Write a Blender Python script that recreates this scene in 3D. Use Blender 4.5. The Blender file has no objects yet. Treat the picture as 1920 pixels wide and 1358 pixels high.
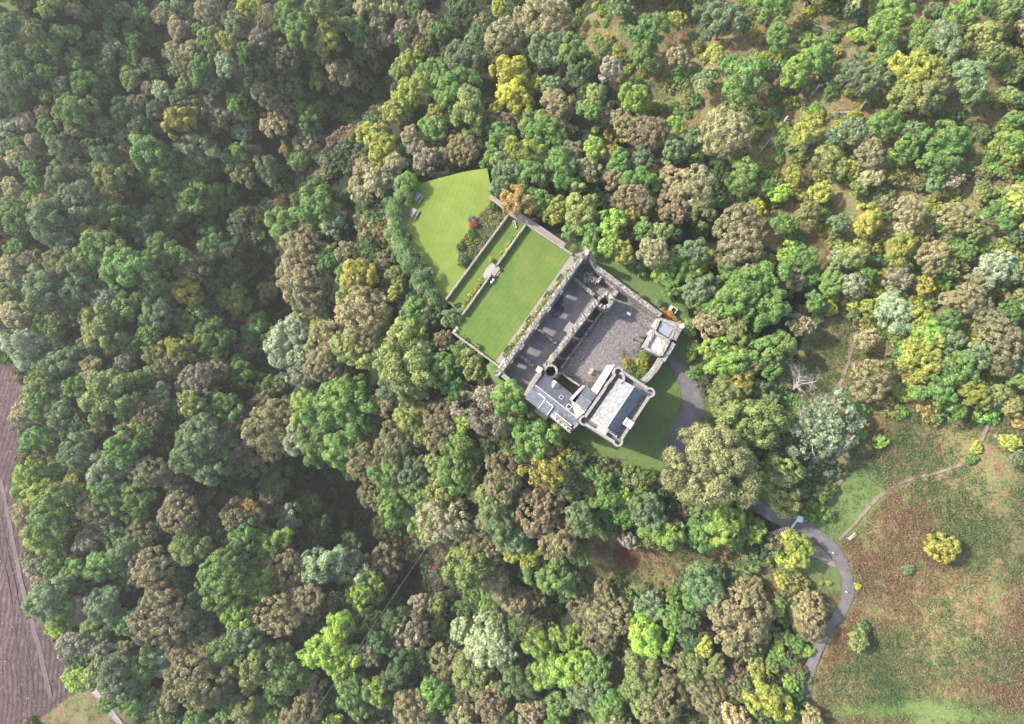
import bpy, math, random
import numpy as np
from mathutils import Vector, Quaternion, noise as mnoise

sc = bpy.context.scene
COL = sc.collection
R = math.radians

# ------------------------------------------------------------------ camera, sky, sun, exposure
IMG_W, IMG_H, FPX = 1920.0, 1358.0, 1100.0     # size of the photograph and focal length in its pixels
CAM_H = 125.0                                   # drone height above the castle yard
NADIR = (1050.0, 800.0)                         # the point straight below the drone
_n = Vector((NADIR[0]-IMG_W/2, -(NADIR[1]-IMG_H/2), -FPX)).normalized()
CAM_Q = _n.rotation_difference(Vector((0, 0, -1)))
cam_d = bpy.data.cameras.new('camera'); cam = bpy.data.objects.new('camera', cam_d); COL.objects.link(cam)
cam.location = (0, 0, CAM_H); cam.rotation_mode = 'QUATERNION'; cam.rotation_quaternion = CAM_Q
cam_d.sensor_width = 36; cam_d.lens = FPX/IMG_W*36; cam_d.clip_start = 1; cam_d.clip_end = 6000
sc.camera = cam

SUN_EL = R(39); SUN_DIR2 = Vector((0.935, -0.355)).normalized()   # direction the light travels over the ground
w = bpy.data.worlds.new('World'); sc.world = w; w.use_nodes = True
nt = w.node_tree; nt.nodes.clear()
sky = nt.nodes.new('ShaderNodeTexSky'); sky.sky_type = 'NISHITA'; sky.sun_disc = False
sky.sun_elevation = SUN_EL
sky.sun_rotation = math.atan2(-SUN_DIR2.x, -SUN_DIR2.y)
sky.air_density = 1.0; sky.dust_density = 2.5
bg = nt.nodes.new('ShaderNodeBackground'); bg.inputs['Strength'].default_value = 0.15
out = nt.nodes.new('ShaderNodeOutputWorld')
nt.links.new(sky.outputs[0], bg.inputs[0]); nt.links.new(bg.outputs[0], out.inputs[0])
sun_d = bpy.data.lights.new('sun', 'SUN'); sun_d.energy = 3.1; sun_d.angle = R(1.2); sun_d.color = (1.0, 0.94, 0.84)
sun = bpy.data.objects.new('sun', sun_d); COL.objects.link(sun)
ld = Vector((SUN_DIR2.x*math.cos(SUN_EL), SUN_DIR2.y*math.cos(SUN_EL), -math.sin(SUN_EL)))
sun.rotation_euler = ld.to_track_quat('-Z', 'Y').to_euler(); sun.location = (-60, 20, 90)
sc.view_settings.view_transform = 'Standard'; sc.view_settings.look = 'None'
sc.view_settings.gamma = 1.0; sc.view_settings.exposure = 1.62; sc.view_settings.use_curve_mapping = False
sc.cycles.max_bounces = 5; sc.cycles.diffuse_bounces = 3; sc.cycles.glossy_bounces = 1
sc.cycles.transmission_bounces = 3; sc.cycles.transparent_max_bounces = 4

# ------------------------------------------------------------------ rays of the photograph -> world
def ray(px, py):
    return (CAM_Q @ Vector((px-IMG_W/2, -(py-IMG_H/2), -FPX)))
def P(px, py, z=0.0):
    d = ray(px, py); t = (z-CAM_H)/d.z
    return Vector((d.x*t, d.y*t, z))
def P2(p, z=0.0):
    v = P(p[0], p[1], z); return (v.x, v.y)
def conv(ox, oy, s):
    return lambda x, y: (ox+x/s, oy+y/s)
c1 = conv(820, 440, 3.234); c2 = conv(700, 300, 3.233); c3 = conv(920, 580, 4.85); c4 = conv(1020, 440, 5.2214)
z2 = conv(1000, 460, 8.4875); z3 = conv(920, 640, 11.317); zt = conv(1080, 690, 8.4875)
zs = conv(960, 690, 10.447); zg = conv(1180, 560, 13.58); t3 = conv(640, 453, 3.0)

# ------------------------------------------------------------------ terrain heights
CTRL = [(1000,600,0),(1100,560,0),(1200,650,0),(1150,760,-.5),(1260,720,-1),(1230,830,-1.5),(1300,760,-1.5),(1200,530,-1),
(1350,640,-4),(1350,900,-3),(1480,960,-4),(1560,1030,-4),(1590,1100,-4),(1560,1170,-6),(1520,1280,-8),
(900,420,-5),(830,450,-5),(960,480,-3),(900,600,-3),(720,400,-11),(740,520,-14),(830,640,-10),(760,320,-10),
(660,300,-20),(640,420,-25),(620,550,-30),(600,650,-32),(680,640,-20),(800,700,-14),(900,720,-9),(1000,830,-4),(1100,880,-4),
(800,820,-24),(900,850,-15),(1000,950,-18),(700,800,-30),(600,800,-40),(1150,930,-8),(1250,980,-8),(1400,1000,-7),
(700,190,-66),(650,250,-72),(600,300,-74),(560,320,-74),(490,390,-76),(460,450,-78),(500,520,-76),(535,590,-72),(540,690,-66),(610,900,-72),(700,940,-76),(770,1030,-74),
(850,1120,-64),(450,330,-60),(420,400,-54),(400,480,-52),(520,250,-52),(1050,1110,-38),(1180,1050,-22),(1300,1050,-14),(820,60,-38),(900,0,-34),
(300,500,-46),(100,500,-44),(300,800,-44),(100,800,-40),(0,950,-36),(50,1200,-34),(200,1300,-34),(400,1000,-46),(400,1250,-44),
(650,1200,-48),(800,1300,-44),(1000,1300,-38),(1200,1250,-28),(1400,1200,-14),
(300,200,-50),(100,300,-46),(0,100,-38),(450,100,-42),(600,50,-38),(0,0,-30),(0,400,-42),
(800,300,-16),(900,250,-18),(950,150,-22),(1000,60,-22),(1100,300,-8),(1200,250,-14),(1300,270,-10),(1150,120,-12),(1250,30,-10),
(1400,150,-4),(1600,200,0),(1800,200,4),(1900,400,6),(1700,400,0),(1500,450,-5),(1400,400,-10),(1600,600,-4),(1800,600,2),
(1700,800,1),(1900,900,5),(1700,1000,0),(1900,1200,4),(1650,1300,-5),(1900,1340,0)]
_cp = np.array([(P(a, b, c).x, P(a, b, c).y, c) for a, b, c in CTRL])
def raw_T(X, Y):
    num = np.zeros_like(X); den = np.zeros_like(X)
    for x, y, z in _cp:
        wt = 1.0/((X-x)**2+(Y-y)**2+30.0)**1.7
        num += wt*z; den += wt
    return num/den

def axis(a, b, far):
    core = np.arange(a, b+.01, 1.0); L = [core]
    st = 2.0; v = a; lo = []
    while v > -far: v -= st; st *= 1.25; lo.append(v)
    st = 2.0; v = b; hi = []
    while v < far: v += st; st *= 1.25; hi.append(v)
    return np.concatenate([np.array(lo[::-1]), core, np.array(hi)])
GX = axis(-300, 190, 2500); GY = axis(-130, 330, 2500)
MX, MY = np.meshgrid(GX, GY)
TZ = raw_T(MX, MY)

def poly_mask(X, Y, poly):
    ins = np.zeros(X.shape, bool); n = len(poly)
    for i in range(n):
        x1, y1 = poly[i]; x2, y2 = poly[(i+1) % n]
        if y1 == y2: continue
        c = ((y1 > Y) != (y2 > Y)) & (X < (x2-x1)*(Y-y1)/(y2-y1)+x1)
        ins ^= c
    return ins
def poly_dist(X, Y, poly, closed=True):
    D = np.full(X.shape, 1e9); n = len(poly)
    for i in range(n if closed else n-1):
        x1, y1 = poly[i]; x2, y2 = poly[(i+1) % n]
        dx, dy = x2-x1, y2-y1; L2 = dx*dx+dy*dy+1e-9
        t = np.clip(((X-x1)*dx+(Y-y1)*dy)/L2, 0, 1)
        D = np.minimum(D, np.hypot(X-x1-t*dx, Y-y1-t*dy))
    return D
def soft(X, Y, poly, blend):
    m = poly_mask(X, Y, poly); D = poly_dist(X, Y, poly)
    a = np.clip(1-D/blend, 0, 1); a = a*a*(3-2*a)
    return np.where(m, 1.0, a)

ZA, ZB, ZC = -3.0, -4.0, -4.6            # the three lawns
LAWN_A = [c2(930,398), c2(1203,572), c2(737,1228), c2(478,1042), c2(538,945)]
LAWN_B = [c2(825,333), c2(925,388), c2(538,945), c2(440,850)]
LAWN_C = [c2(285,145), c2(400,110), c2(560,70), c2(690,50), c2(705,130), c2(720,215), c2(825,325), c2(440,850), c2(420,850), c2(380,770), c2(310,620), c2(200,480), c2(180,380), c2(180,280), c2(220,200)]
PATH_A = [c2(1203,572), c2(1262,545), c2(1300,560), c2(800,1290), c2(735,1230)]
YARD = [z2(850,60), z2(1010,310), zg(830,400), zg(1350,690), c4(1190,1230), c3(1400,690), zt(1250,380), zt(660,1250), zt(70,880), zs(1130,1270), zs(250,580), z3(90,650), z3(180,560)]
PLATEAU = [(1085,455),(1150,475),(1220,515),(1275,570),(1300,640),(1320,720),(1330,800),(1300,880),(1220,890),(1140,870),(1060,830),(1000,790),(940,720),(920,690)]
for poly, z, b in [([P2(p, -1) for p in PLATEAU], -0.9, 4.0), ([P2(p, ZC) for p in LAWN_C], ZC-.25, 3.0), ([P2(p, ZA) for p in LAWN_A+[]], ZA-.25, 1.2),
                   ([P2(p, ZA) for p in PATH_A], ZA-.25, .8), ([P2(p, ZB) for p in LAWN_B], ZB-.25, 0.6), ([P2(p, 0) for p in YARD], -.9, 0.3)]:
    wt = soft(MX, MY, poly, b); TZ = TZ*(1-wt)+z*wt
def T(x, y):
    i = int(np.clip(np.searchsorted(GX, x)-1, 0, len(GX)-2)); j = int(np.clip(np.searchsorted(GY, y)-1, 0, len(GY)-2))
    u = (x-GX[i])/(GX[i+1]-GX[i]); v = (y-GY[j])/(GY[j+1]-GY[j])
    u = min(max(u, 0), 1); v = min(max(v, 0), 1)
    return float((TZ[j, i]*(1-u)+TZ[j, i+1]*u)*(1-v)+(TZ[j+1, i]*(1-u)+TZ[j+1, i+1]*u)*v)
def ground(px, py, up=0.0):
    """the point where the photograph's ray comes within `up` metres of the ground"""
    d = ray(px, py).normalized(); o = Vector((0, 0, CAM_H))
    t = 80.0; lo = t
    for _ in range(400):
        p = o+d*t; h = p.z-T(p.x, p.y)-up
        if h < 0.0: break
        lo = t; t += max(min(h*.5, 4.0), .15)
        if t > 900: break
    hi = t
    for _ in range(14):
        m_ = (lo+hi)/2; p = o+d*m_
        if p.z-T(p.x, p.y)-up > 0: lo = m_
        else: hi = m_
    return o+d*hi
def depth(p):
    return (CAM_Q.inverted() @ (Vector(p)-Vector((0, 0, CAM_H)))).z*-1
def mpp(p):                     # metres per photo pixel at p
    return depth(p)/FPX

# ------------------------------------------------------------------ object helpers
def tag(o, label=None, cat=None, group=None, kind=None):
    if label: o['label'] = label
    if cat: o['category'] = cat
    if group: o['group'] = group
    if kind: o['kind'] = kind
    return o
def empty(name, loc, rz=0, label=None, cat=None, group=None):
    o = bpy.data.objects.new(name, None); COL.objects.link(o); o.location = loc; o.rotation_euler = (0, 0, rz)
    o.empty_display_size = .3
    return tag(o, label, cat, group)
def link(name, me, mat=None, parent=None):
    o = bpy.data.objects.new(name, me); COL.objects.link(o)
    if mat: me.materials.append(mat)
    if parent: o.parent = parent; o.matrix_parent_inverse.identity()
    return o
def np_mesh(name, V, F, attrs=None):
    V = np.asarray(V, np.float32); F = np.asarray(F, np.int32); k = F.shape[1]
    me = bpy.data.meshes.new(name)
    me.vertices.add(len(V)); me.vertices.foreach_set('co', V.ravel())
    me.loops.add(F.size); me.loops.foreach_set('vertex_index', F.ravel())
    me.polygons.add(len(F)); me.polygons.foreach_set('loop_start', np.arange(0, F.size, k, dtype=np.int32))
    me.update(calc_edges=True)
    for nm, (typ, dom, val) in (attrs or {}).items():
        a = me.attributes.new(nm, typ, dom)
        a.data.foreach_set('color' if 'COLOR' in typ else 'value', np.asarray(val, np.float32).ravel())
    me.validate(); return me

class MB:
    """collects simple shapes and links them as one mesh; origin = local zero"""
    def __init__(s, org=(0, 0, 0)): s.v = []; s.f = []; s.o = Vector(org)
    def add(s, vs, fs):
        b = len(s.v); s.v += [tuple(Vector(v)-s.o) for v in vs]; s.f += [tuple(i+b for i in f) for f in fs]
    def prism(s, xy, z0, z1):
        n = len(xy)
        if isinstance(z0, (int, float)): z0 = [z0]*n
        if isinstance(z1, (int, float)): z1 = [z1]*n
        area = sum(xy[i][0]*xy[(i+1) % n][1]-xy[(i+1) % n][0]*xy[i][1] for i in range(n))
        if area < 0: xy = xy[::-1]; z0 = z0[::-1]; z1 = z1[::-1]
        vs = [(x, y, z) for (x, y), z in zip(xy, z0)]+[(x, y, z) for (x, y), z in zip(xy, z1)]
        s.add(vs, [tuple(range(n))[::-1], tuple(range(n, 2*n))]+[(i, (i+1) % n, n+(i+1) % n, n+i) for i in range(n)])
    def box(s, c, d, sx, sy, z0, z1):
        """box centred at c (xy), long axis along d, half sizes sx, sy"""
        d = Vector((d[0], d[1])).normalized(); e = Vector((-d.y, d.x)); c = Vector((c[0], c[1]))
        s.prism([tuple(c+d*a*sx+e*b*sy) for a, b in ((-1, -1), (1, -1), (1, 1), (-1, 1))], z0, z1)
    def cyl(s, c, r, z0, z1, n=16, r1=None):
        r1 = r if r1 is None else r1
        vs = [(c[0]+r*math.cos(i*2*math.pi/n), c[1]+r*math.sin(i*2*math.pi/n), z0) for i in range(n)]
        vs += [(c[0]+r1*math.cos(i*2*math.pi/n), c[1]+r1*math.sin(i*2*math.pi/n), z1) for i in range(n)]
        s.add(vs, [tuple(range(n))[::-1], tuple(range(n, 2*n))]+[(i, (i+1) % n, n+(i+1) % n, n+i) for i in range(n)])
    def arc_wall(s, c, ri, ro, z0, z1, a0=0, a1=2*math.pi, n=24, jit=0.0, rnd=None):
        full = abs(a1-a0-2*math.pi) < 1e-3; vs = []; fs = []
        for i in range(n+1 if not full else n):
            a = a0+(a1-a0)*i/n; j = rnd.uniform(-jit, jit) if rnd else 0
            for r, z in ((ri, z0), (ro, z0), (ro, z1+j), (ri, z1+j)):
                vs.append((c[0]+r*math.cos(a), c[1]+r*math.sin(a), z))
        m = len(vs)//4
        for i in range(n):
            k = (i+1) % m
            for q in range(4): fs.append((i*4+q, k*4+q, k*4+(q+1) % 4, i*4+(q+1) % 4))
        if not full: fs += [(0, 1, 2, 3), (4*n+3, 4*n+2, 4*n+1, 4*n)]
        s.add(vs, fs)
    def tube(s, pts, rad, n=6):
        pts = [Vector(p) for p in pts]
        if isinstance(rad, (int, float)): rad = [rad]*len(pts)
        vs = []; fs = []
        for i, p in enumerate(pts):
            t = (pts[min(i+1, len(pts)-1)]-pts[max(i-1, 0)]).normalized()
            a = t.orthogonal().normalized(); b = t.cross(a)
            for k in range(n):
                an = 2*math.pi*k/n; vs.append(p+(a*math.cos(an)+b*math.sin(an))*rad[i])
        for i in range(len(pts)-1):
            for k in range(n): fs.append((i*n+k, i*n+(k+1) % n, (i+1)*n+(k+1) % n, (i+1)*n+k))
        fs += [tuple(range(n))[::-1], tuple(range(len(pts)*n-n, len(pts)*n))]
        s.add(vs, fs)
    def lathe(s, c, prof, n=16):
        vs = []; fs = []
        for r, z in prof:
            for k in range(n): vs.append((c[0]+r*math.cos(2*math.pi*k/n), c[1]+r*math.sin(2*math.pi*k/n), c[2]+z))
        for i in range(len(prof)-1):
            for k in range(n): fs.append((i*n+k, i*n+(k+1) % n, (i+1)*n+(k+1) % n, (i+1)*n+k))
        fs += [tuple(range(n))[::-1], tuple(range(len(prof)*n-n, len(prof)*n))]
        s.add(vs, fs)
    def ragged(s, p, q, wd, zt, z0, rnd, rough=.12, holes=(), step=.45, zt2=None):
        """rubble wall from p to q (xy), width wd, top zt (to zt2), ragged top; holes (t0,t1,za,zb) go right through"""
        p = Vector(p[:2]); q = Vector(q[:2]); L = (q-p).length; d = (q-p)/L; e = Vector((-d.y, d.x))
        zt2 = zt if zt2 is None else zt2
        n = max(2, int(L/step)); cuts = sorted(set([round(i/n, 5) for i in range(n+1)]+[round(h[k], 5) for h in holes for k in (0, 1)]))
        cuts = [c for c in cuts if 0 <= c <= 1]; rows = []
        offs = [(rnd.uniform(-.04, .04), rnd.uniform(-.04, .04), rnd.uniform(-rough, rough), rnd.uniform(-rough, rough), rnd.uniform(-rough, rough)) for _ in cuts]
        def sec(i, za, zb, top):
            c = p+d*L*cuts[i]; o = offs[i]
            if top:
                zz = zb; return [(*(c-e*(wd/2+o[0])), za), (*(c-e*(wd/2+o[0])), zz+o[2]), (*(c+e*0.0), zz+o[3]+.04), (*(c+e*(wd/2+o[1])), zz+o[4]), (*(c+e*(wd/2+o[1])), za)]
            return [(*(c-e*(wd/2+o[0])), za), (*(c-e*(wd/2+o[0])), zb), (*(c), zb), (*(c+e*(wd/2+o[1])), zb), (*(c+e*(wd/2+o[1])), za)]
        def seg(i, za, zb, zc, top):
            a = sec(i, za, zb, top); b = sec(i+1, za, zc, top)
            s.add(a+b, [(0, 1, 2, 3, 4), (9, 8, 7, 6, 5)]+[(k, k+5, (k+1) % 5+5, (k+1) % 5) for k in range(5)])
        for i in range(len(cuts)-1):
            m = (cuts[i]+cuts[i+1])/2; zi = zt+(zt2-zt)*cuts[i]; zj = zt+(zt2-zt)*cuts[i+1]
            hs = sorted([h for h in holes if h[0] <= m <= h[1]], key=lambda h: h[2])
            za = z0
            for h in hs:
                if h[2] > za: seg(i, za, h[2], h[2], False)
                za = h[3]
            if za < min(zi, zj): seg(i, za, zi, zj, True)
    def build(s, name, mat, parent=None, smooth=False):
        me = bpy.data.meshes.new(name); me.from_pydata(s.v, [], s.f); me.update()
        if smooth: me.polygons.foreach_set('use_smooth', [True]*len(me.polygons))
        return link(name, me, mat, parent)

# ------------------------------------------------------------------ materials
def mat_base(name):
    m = bpy.data.materials.new(name); m.use_nodes = True; n = m.node_tree.nodes; n.clear()
    o = n.new('ShaderNodeOutputMaterial'); b = n.new('ShaderNodeBsdfPrincipled'); m.node_tree.links.new(b.outputs[0], o.inputs[0])
    return m, m.node_tree, b, o
def N(t, typ, **kw):
    n = t.nodes.new('ShaderNode'+typ)
    for k, v in kw.items():
        if k.startswith('_'): n.inputs[k[1:].replace('_', ' ')].default_value = v
        else: setattr(n, k, v)
    return n
def texco(t, scale=1.0):
    g = N(t, 'NewGeometry'); return g.outputs['Position']
def noise_t(t, vec, scale, detail=4, rough=.6, dist=0.0):
    n = N(t, 'TexNoise'); n.inputs['Scale'].default_value = scale; n.inputs['Detail'].default_value = detail
    n.inputs['Roughness'].default_value = rough; n.inputs['Distortion'].default_value = dist
    t.links.new(vec, n.inputs['Vector']); return n.outputs['Fac']
def ramp(t, fac, stops, interp='LINEAR'):
    r = N(t, 'ValToRGB'); r.color_ramp.interpolation = interp
    e = r.color_ramp.elements
    while len(e) < len(stops): e.new(0.5)
    for k, (pos, col) in enumerate(stops):
        e[k].position = pos; e[k].color = (*col, 1) if len(col) == 3 else col
    t.links.new(fac, r.inputs[0]); return r.outputs[0]
def mixc(t, fac, a, b, mode='MIX'):
    m = N(t, 'Mix', data_type='RGBA', blend_type=mode)
    for sock, val in ((m.inputs[0], fac), (m.inputs[6], a), (m.inputs[7], b)):
        if hasattr(val, 'is_output'): t.links.new(val, sock)
        else: sock.default_value = val if isinstance(val, float) else (*val, 1)
    return m.outputs[2]
def bump(t, b, fac, strength=.4, dist=.1):
    k = N(t, 'Bump'); k.inputs['Strength'].default_value = strength; k.inputs['Distance'].default_value = dist
    t.links.new(fac, k.inputs['Height']); t.links.new(k.outputs[0], b.inputs['Normal'])
def noisy(name, stops, scale=2.0, rough=.9, detail=6, bs=.4, bd=.06, big=None, spec=.3, interp='LINEAR', speck=None):
    m, t, b, o = mat_base(name); v = texco(t)
    f = noise_t(t, v, scale, detail, .65); c = ramp(t, f, stops, interp)
    if big: c = mixc(t, .6, c, ramp(t, noise_t(t, v, big[0], 3), [(.3, big[1]), (.7, big[2])]), 'MULTIPLY')
    if speck:
        vo = N(t, 'TexVoronoi'); vo.inputs['Scale'].default_value = speck[0]; t.links.new(v, vo.inputs['Vector'])
        sp = ramp(t, vo.outputs['Color'], [(.0, speck[1]), (1., speck[2])])
        c = mixc(t, .75, c, sp, 'MULTIPLY')
    t.links.new(c, b.inputs['Base Color']); b.inputs['Roughness'].default_value = rough; b.inputs['Specular IOR Level'].default_value = spec
    bump(t, b, f, bs, bd); return m

RUBBLE = noisy('rubble_stone', [(.3, (.035, .032, .03)), (.45, (.13, .12, .11)), (.55, (.25, .235, .21)), (.68, (.42, .39, .35))], 3.2, .95, 8, .8, .12, speck=(3.0, (.45, .43, .45), (1.3, 1.25, 1.2)))
PALE = noisy('pale_harling', [(.3, (.23, .213, .19)), (.5, (.36, .337, .3)), (.7, (.5, .475, .43))], 1.6, .95, 7, .4, .05)
DRESSED = noisy('dressed_stone', [(.3, (.10, .092, .082)), (.5, (.22, .203, .18)), (.7, (.36, .335, .3))], 4.0, .9, 6, .4, .04)
def slate(name, a, b_, c):
    return noisy(name, [(.3, a), (.55, b_), (.75, c)], 1.6, .6, 6, .35, .04, spec=.4, speck=(4.5, (.6, .62, .68), (1.25, 1.25, 1.3)))
SLATE_B = slate('blue_slate', (.07, .075, .085), (.115, .122, .135), (.2, .205, .215))
SLATE_LIT = slate('sunlit_grey_slate', (.09, .09, .092), (.165, .165, .163), (.245, .243, .236))  # tower's paler slope: lichen, with its sunlight put into the colour
TERR = noisy('terrace_stone', [(.3, (.11, .095, .08)), (.5, (.22, .195, .165)), (.7, (.34, .31, .27))], 4.0, .9, 6, .4, .04)
LEAD = noisy('lead_sheet', [(.3, (.14, .155, .175)), (.7, (.26, .28, .305))], .9, .5, 4, .1, .02, spec=.5)
MEMBR = noisy('pale_membrane', [(.3, (.33, .31, .32)), (.7, (.44, .41, .415))], .8, .7, 4, .15, .03)
FLAG = noisy('flagstone', [(.3, (.10, .093, .09)), (.7, (.2, .188, .178))], 1.2, .9, 6, .3, .03)
WOOD = noisy('weathered_wood', [(.3, (.16, .13, .12)), (.7, (.33, .29, .27))], 6, .85, 5, .3, .02)
WOODP = noisy('pale_wood', [(.3, (.42, .38, .34)), (.7, (.66, .62, .57))], 6, .85, 5, .3, .02)
WHITE = noisy('white_paint', [(.3, (.72, .72, .72)), (.7, (.82, .82, .82))], 5, .5, 3, .05, .01)
DARK = noisy('dark_metal', [(.3, (.03, .03, .035)), (.7, (.06, .06, .065))], 5, .6, 3, .1, .01)
GREEN_P = noisy('pale_green_sheet', [(.3, (.33, .42, .36)), (.7, (.45, .55, .47))], 3, .4, 3, .05, .01, spec=.5)
BARK = noisy('bark', [(.3, (.07, .06, .05)), (.7, (.17, .145, .12))], 5, .95, 6, .6, .04)
TWIG = noisy('pale_twig_bark', [(.3, (.26, .235, .22)), (.7, (.48, .45, .42))], 5, .95, 5, .3, .02)
LOGM = noisy('grey_dead_wood', [(.3, (.11, .10, .09)), (.7, (.26, .24, .21))], 5, .95, 5, .3, .02)
TWIGB = noisy('brown_twig_bark', [(.3, (.13, .1, .08)), (.7, (.26, .2, .17))], 5, .95, 5, .3, .02)
GLASS = noisy('dark_glass', [(.3, (.03, .035, .04)), (.7, (.06, .065, .07))], 3, .15, 3, .02, .01, spec=.6)
POT = noisy('cream_clay', [(.3, (.6, .56, .48)), (.7, (.75, .7, .62))], 4, .8, 3, .1, .01)
ROPE = noisy('faded_red_rope', [(.3, (.3, .14, .12)), (.7, (.4, .2, .18))], 8, .9, 3, .1, .01)

def leaf_mat(name, use_attr=False, transl=.4):
    m, t, b, o = mat_base(name)
    if use_attr: a = N(t, 'Attribute', attribute_name='col'); col = a.outputs['Color']
    else: a = N(t, 'ObjectInfo'); col = a.outputs['Color']
    lv = N(t, 'Attribute', attribute_name='lv'); lh = N(t, 'Attribute', attribute_name='lh')
    h = N(t, 'HueSaturation')
    mr = N(t, 'MapRange'); mr.inputs['To Min'].default_value = .58; mr.inputs['To Max'].default_value = 1.45; t.links.new(lv.outputs['Fac'], mr.inputs['Value'])
    mh = N(t, 'MapRange'); mh.inputs['To Min'].default_value = .487; mh.inputs['To Max'].default_value = .513; t.links.new(lh.outputs['Fac'], mh.inputs['Value'])
    t.links.new(mh.outputs[0], h.inputs['Hue']); t.links.new(mr.outputs[0], h.inputs['Value']); t.links.new(col, h.inputs['Color'])
    pn = noise_t(t, texco(t), .2, 3, .6); hh = N(t, 'HueSaturation'); t.links.new(h.outputs[0], hh.inputs['Color'])
    m1 = N(t, 'MapRange'); m1.inputs['From Min'].default_value = .3; m1.inputs['From Max'].default_value = .7; m1.inputs['To Min'].default_value = .478; m1.inputs['To Max'].default_value = .522; t.links.new(pn, m1.inputs['Value']); t.links.new(m1.outputs[0], hh.inputs['Hue'])
    m2 = N(t, 'MapRange'); m2.inputs['From Min'].default_value = .3; m2.inputs['From Max'].default_value = .7; m2.inputs['To Min'].default_value = 1.15; m2.inputs['To Max'].default_value = .85; t.links.new(pn, m2.inputs['Value']); t.links.new(m2.outputs[0], hh.inputs['Value'])
    h = hh
    t.links.new(h.outputs[0], b.inputs['Base Color']); b.inputs['Roughness'].default_value = .6; b.inputs['Specular IOR Level'].default_value = .25
    tr = N(t, 'BsdfTranslucent'); t.links.new(h.outputs[0], tr.inputs['Color'])
    mx = N(t, 'MixShader'); mx.inputs[0].default_value = transl
    t.links.new(b.outputs[0], mx.inputs[1]); t.links.new(tr.outputs[0], mx.inputs[2]); t.links.new(mx.outputs[0], o.inputs[0])
    return m
LEAF = leaf_mat('foliage'); LEAF_A = leaf_mat('foliage_mixed', True)
# ================================================================== ground
FIELDS = [  # open bracken and rough grass, outlines as seen in the photograph
 [(1545,960),(1580,880),(1600,820),(1640,790),(1700,780),(1800,790),(1930,750),(2200,760),(2200,1560),(1500,1560),(1525,1250),(1590,1150),(1600,1080),(1580,1030),(1545,1000)],
 [(1530,600),(1560,560),(1600,580),(1630,640),(1700,700),(1690,760),(1600,780),(1560,850),(1500,860),(1500,700)],
 [(1060,60),(1200,-5),(1500,-5),(1850,-5),(1900,150),(1860,350),(1700,450),(1560,430),(1430,330),(1300,260),(1150,150)],
 [(1440,1010),(1560,1010),(1590,1080),(1570,1150),(1520,1180),(1460,1140),(1420,1080),(1380,1050)]]
FIELDS.append([(1390,330),(1500,300),(1700,450),(1860,350),(1930,300),(1930,760),(1800,790),(1640,790),(1600,760),(1620,640),(1540,560),(1480,480),(1400,420)])
FIELDS.append([(-100,1560),(0,1420),(60,1345),(130,1290),(165,1280),(230,1330),(260,1390),(300,1560)])
GLADE = [(1090,1000),(1180,1010),(1340,1020),(1420,1040),(1350,1080),(1200,1095),(1090,1080)]
FELL = [(-300,560),(-30,640),(25,690),(48,760),(40,830),(32,900),(48,1000),(62,1080),(78,1160),(108,1200),(122,1240),(140,1290),(60,1345),(-30,1400),(-300,1450)]
GRASS = [PLATEAU, [(-60,-60),(60,-60),(35,12),(-20,30)],
         [(1390,880),(1440,900),(1470,960),(1400,935)], [(1500,950),(1560,900),(1640,880),(1660,930),(1600,1000),(1560,1020),(1520,1000)],
         [(1480,1020),(1570,1040),(1585,1110),(1540,1110),(1490,1080)], [(1560,1325),(1760,1318),(1930,1335),(2150,1345),(2150,1372),(1930,1358),(1760,1342),(1560,1342)]]
def gp(poly):
    return [tuple(ground(x, y)[:2]) for x, y in poly]
FIELDS_W = [gp(p) for p in FIELDS]; FELL_W = gp(FELL); GRASS_W = [gp(p) for p in GRASS]; GLADE_W = gp(GLADE)
m_field = np.zeros_like(MX)
for p in FIELDS_W: m_field = np.maximum(m_field, soft(MX, MY, p, 3.0))
m_glade = soft(MX, MY, GLADE_W, 4.0)
m_field = np.maximum(m_field, m_glade*.8)
m_fell = soft(MX, MY, FELL_W, 3.0); m_grass = np.zeros_like(MX)
for p in GRASS_W: m_grass = np.maximum(m_grass, soft(MX, MY, p, 2.5))
rs = np.random.RandomState(3)
TZ2 = TZ+(rs.rand(*TZ.shape)-.5)*.25*(m_field*.8+.4*(1-m_grass))*(1-m_grass)
ny, nx = MX.shape
idx = np.arange(ny*nx).reshape(ny, nx)
F = np.stack([idx[:-1, :-1], idx[:-1, 1:], idx[1:, 1:], idx[1:, :-1]], -1).reshape(-1, 4)
me = np_mesh('ground', np.stack([MX, MY, TZ2], -1).reshape(-1, 3), F,
             {'field': ('FLOAT', 'POINT', m_field), 'fell': ('FLOAT', 'POINT', m_fell), 'grass': ('FLOAT', 'POINT', m_grass)})
m, t, b, o = mat_base('hillside_ground'); v = texco(t)
fine = noise_t(t, v, 2.2, 8, .7); mid = noise_t(t, v, .42, 9, .78, 1.2); big = noise_t(t, v, .08, 4, .6, .5)
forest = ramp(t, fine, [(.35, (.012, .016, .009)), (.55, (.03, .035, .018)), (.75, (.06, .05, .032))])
brk = ramp(t, mid, [(.3, (.06, .10, .04)), (.41, (.10, .13, .05)), (.49, (.155, .15, .07)), (.57, (.175, .112, .064)), (.72, (.22, .15, .09))])
brk = mixc(t, .75, brk, ramp(t, fine, [(.3, (.4, .4, .4)), (.7, (1.5, 1.45, 1.35))]), 'MULTIPLY')
fell = ramp(t, noise_t(t, v, .5, 12, .85, .8), [(.34, (.035, .022, .022)), (.5, (.078, .052, .053)), (.62, (.13, .092, .09)), (.7, (.22, .175, .165))])
fw = N(t, 'TexWave'); fw.inputs['Scale'].default_value = .22; fw.inputs['Distortion'].default_value = 9.0; fw.inputs['Detail'].default_value = 3; fw.inputs['Detail Scale'].default_value = .35; t.links.new(v, fw.inputs['Vector'])
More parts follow.
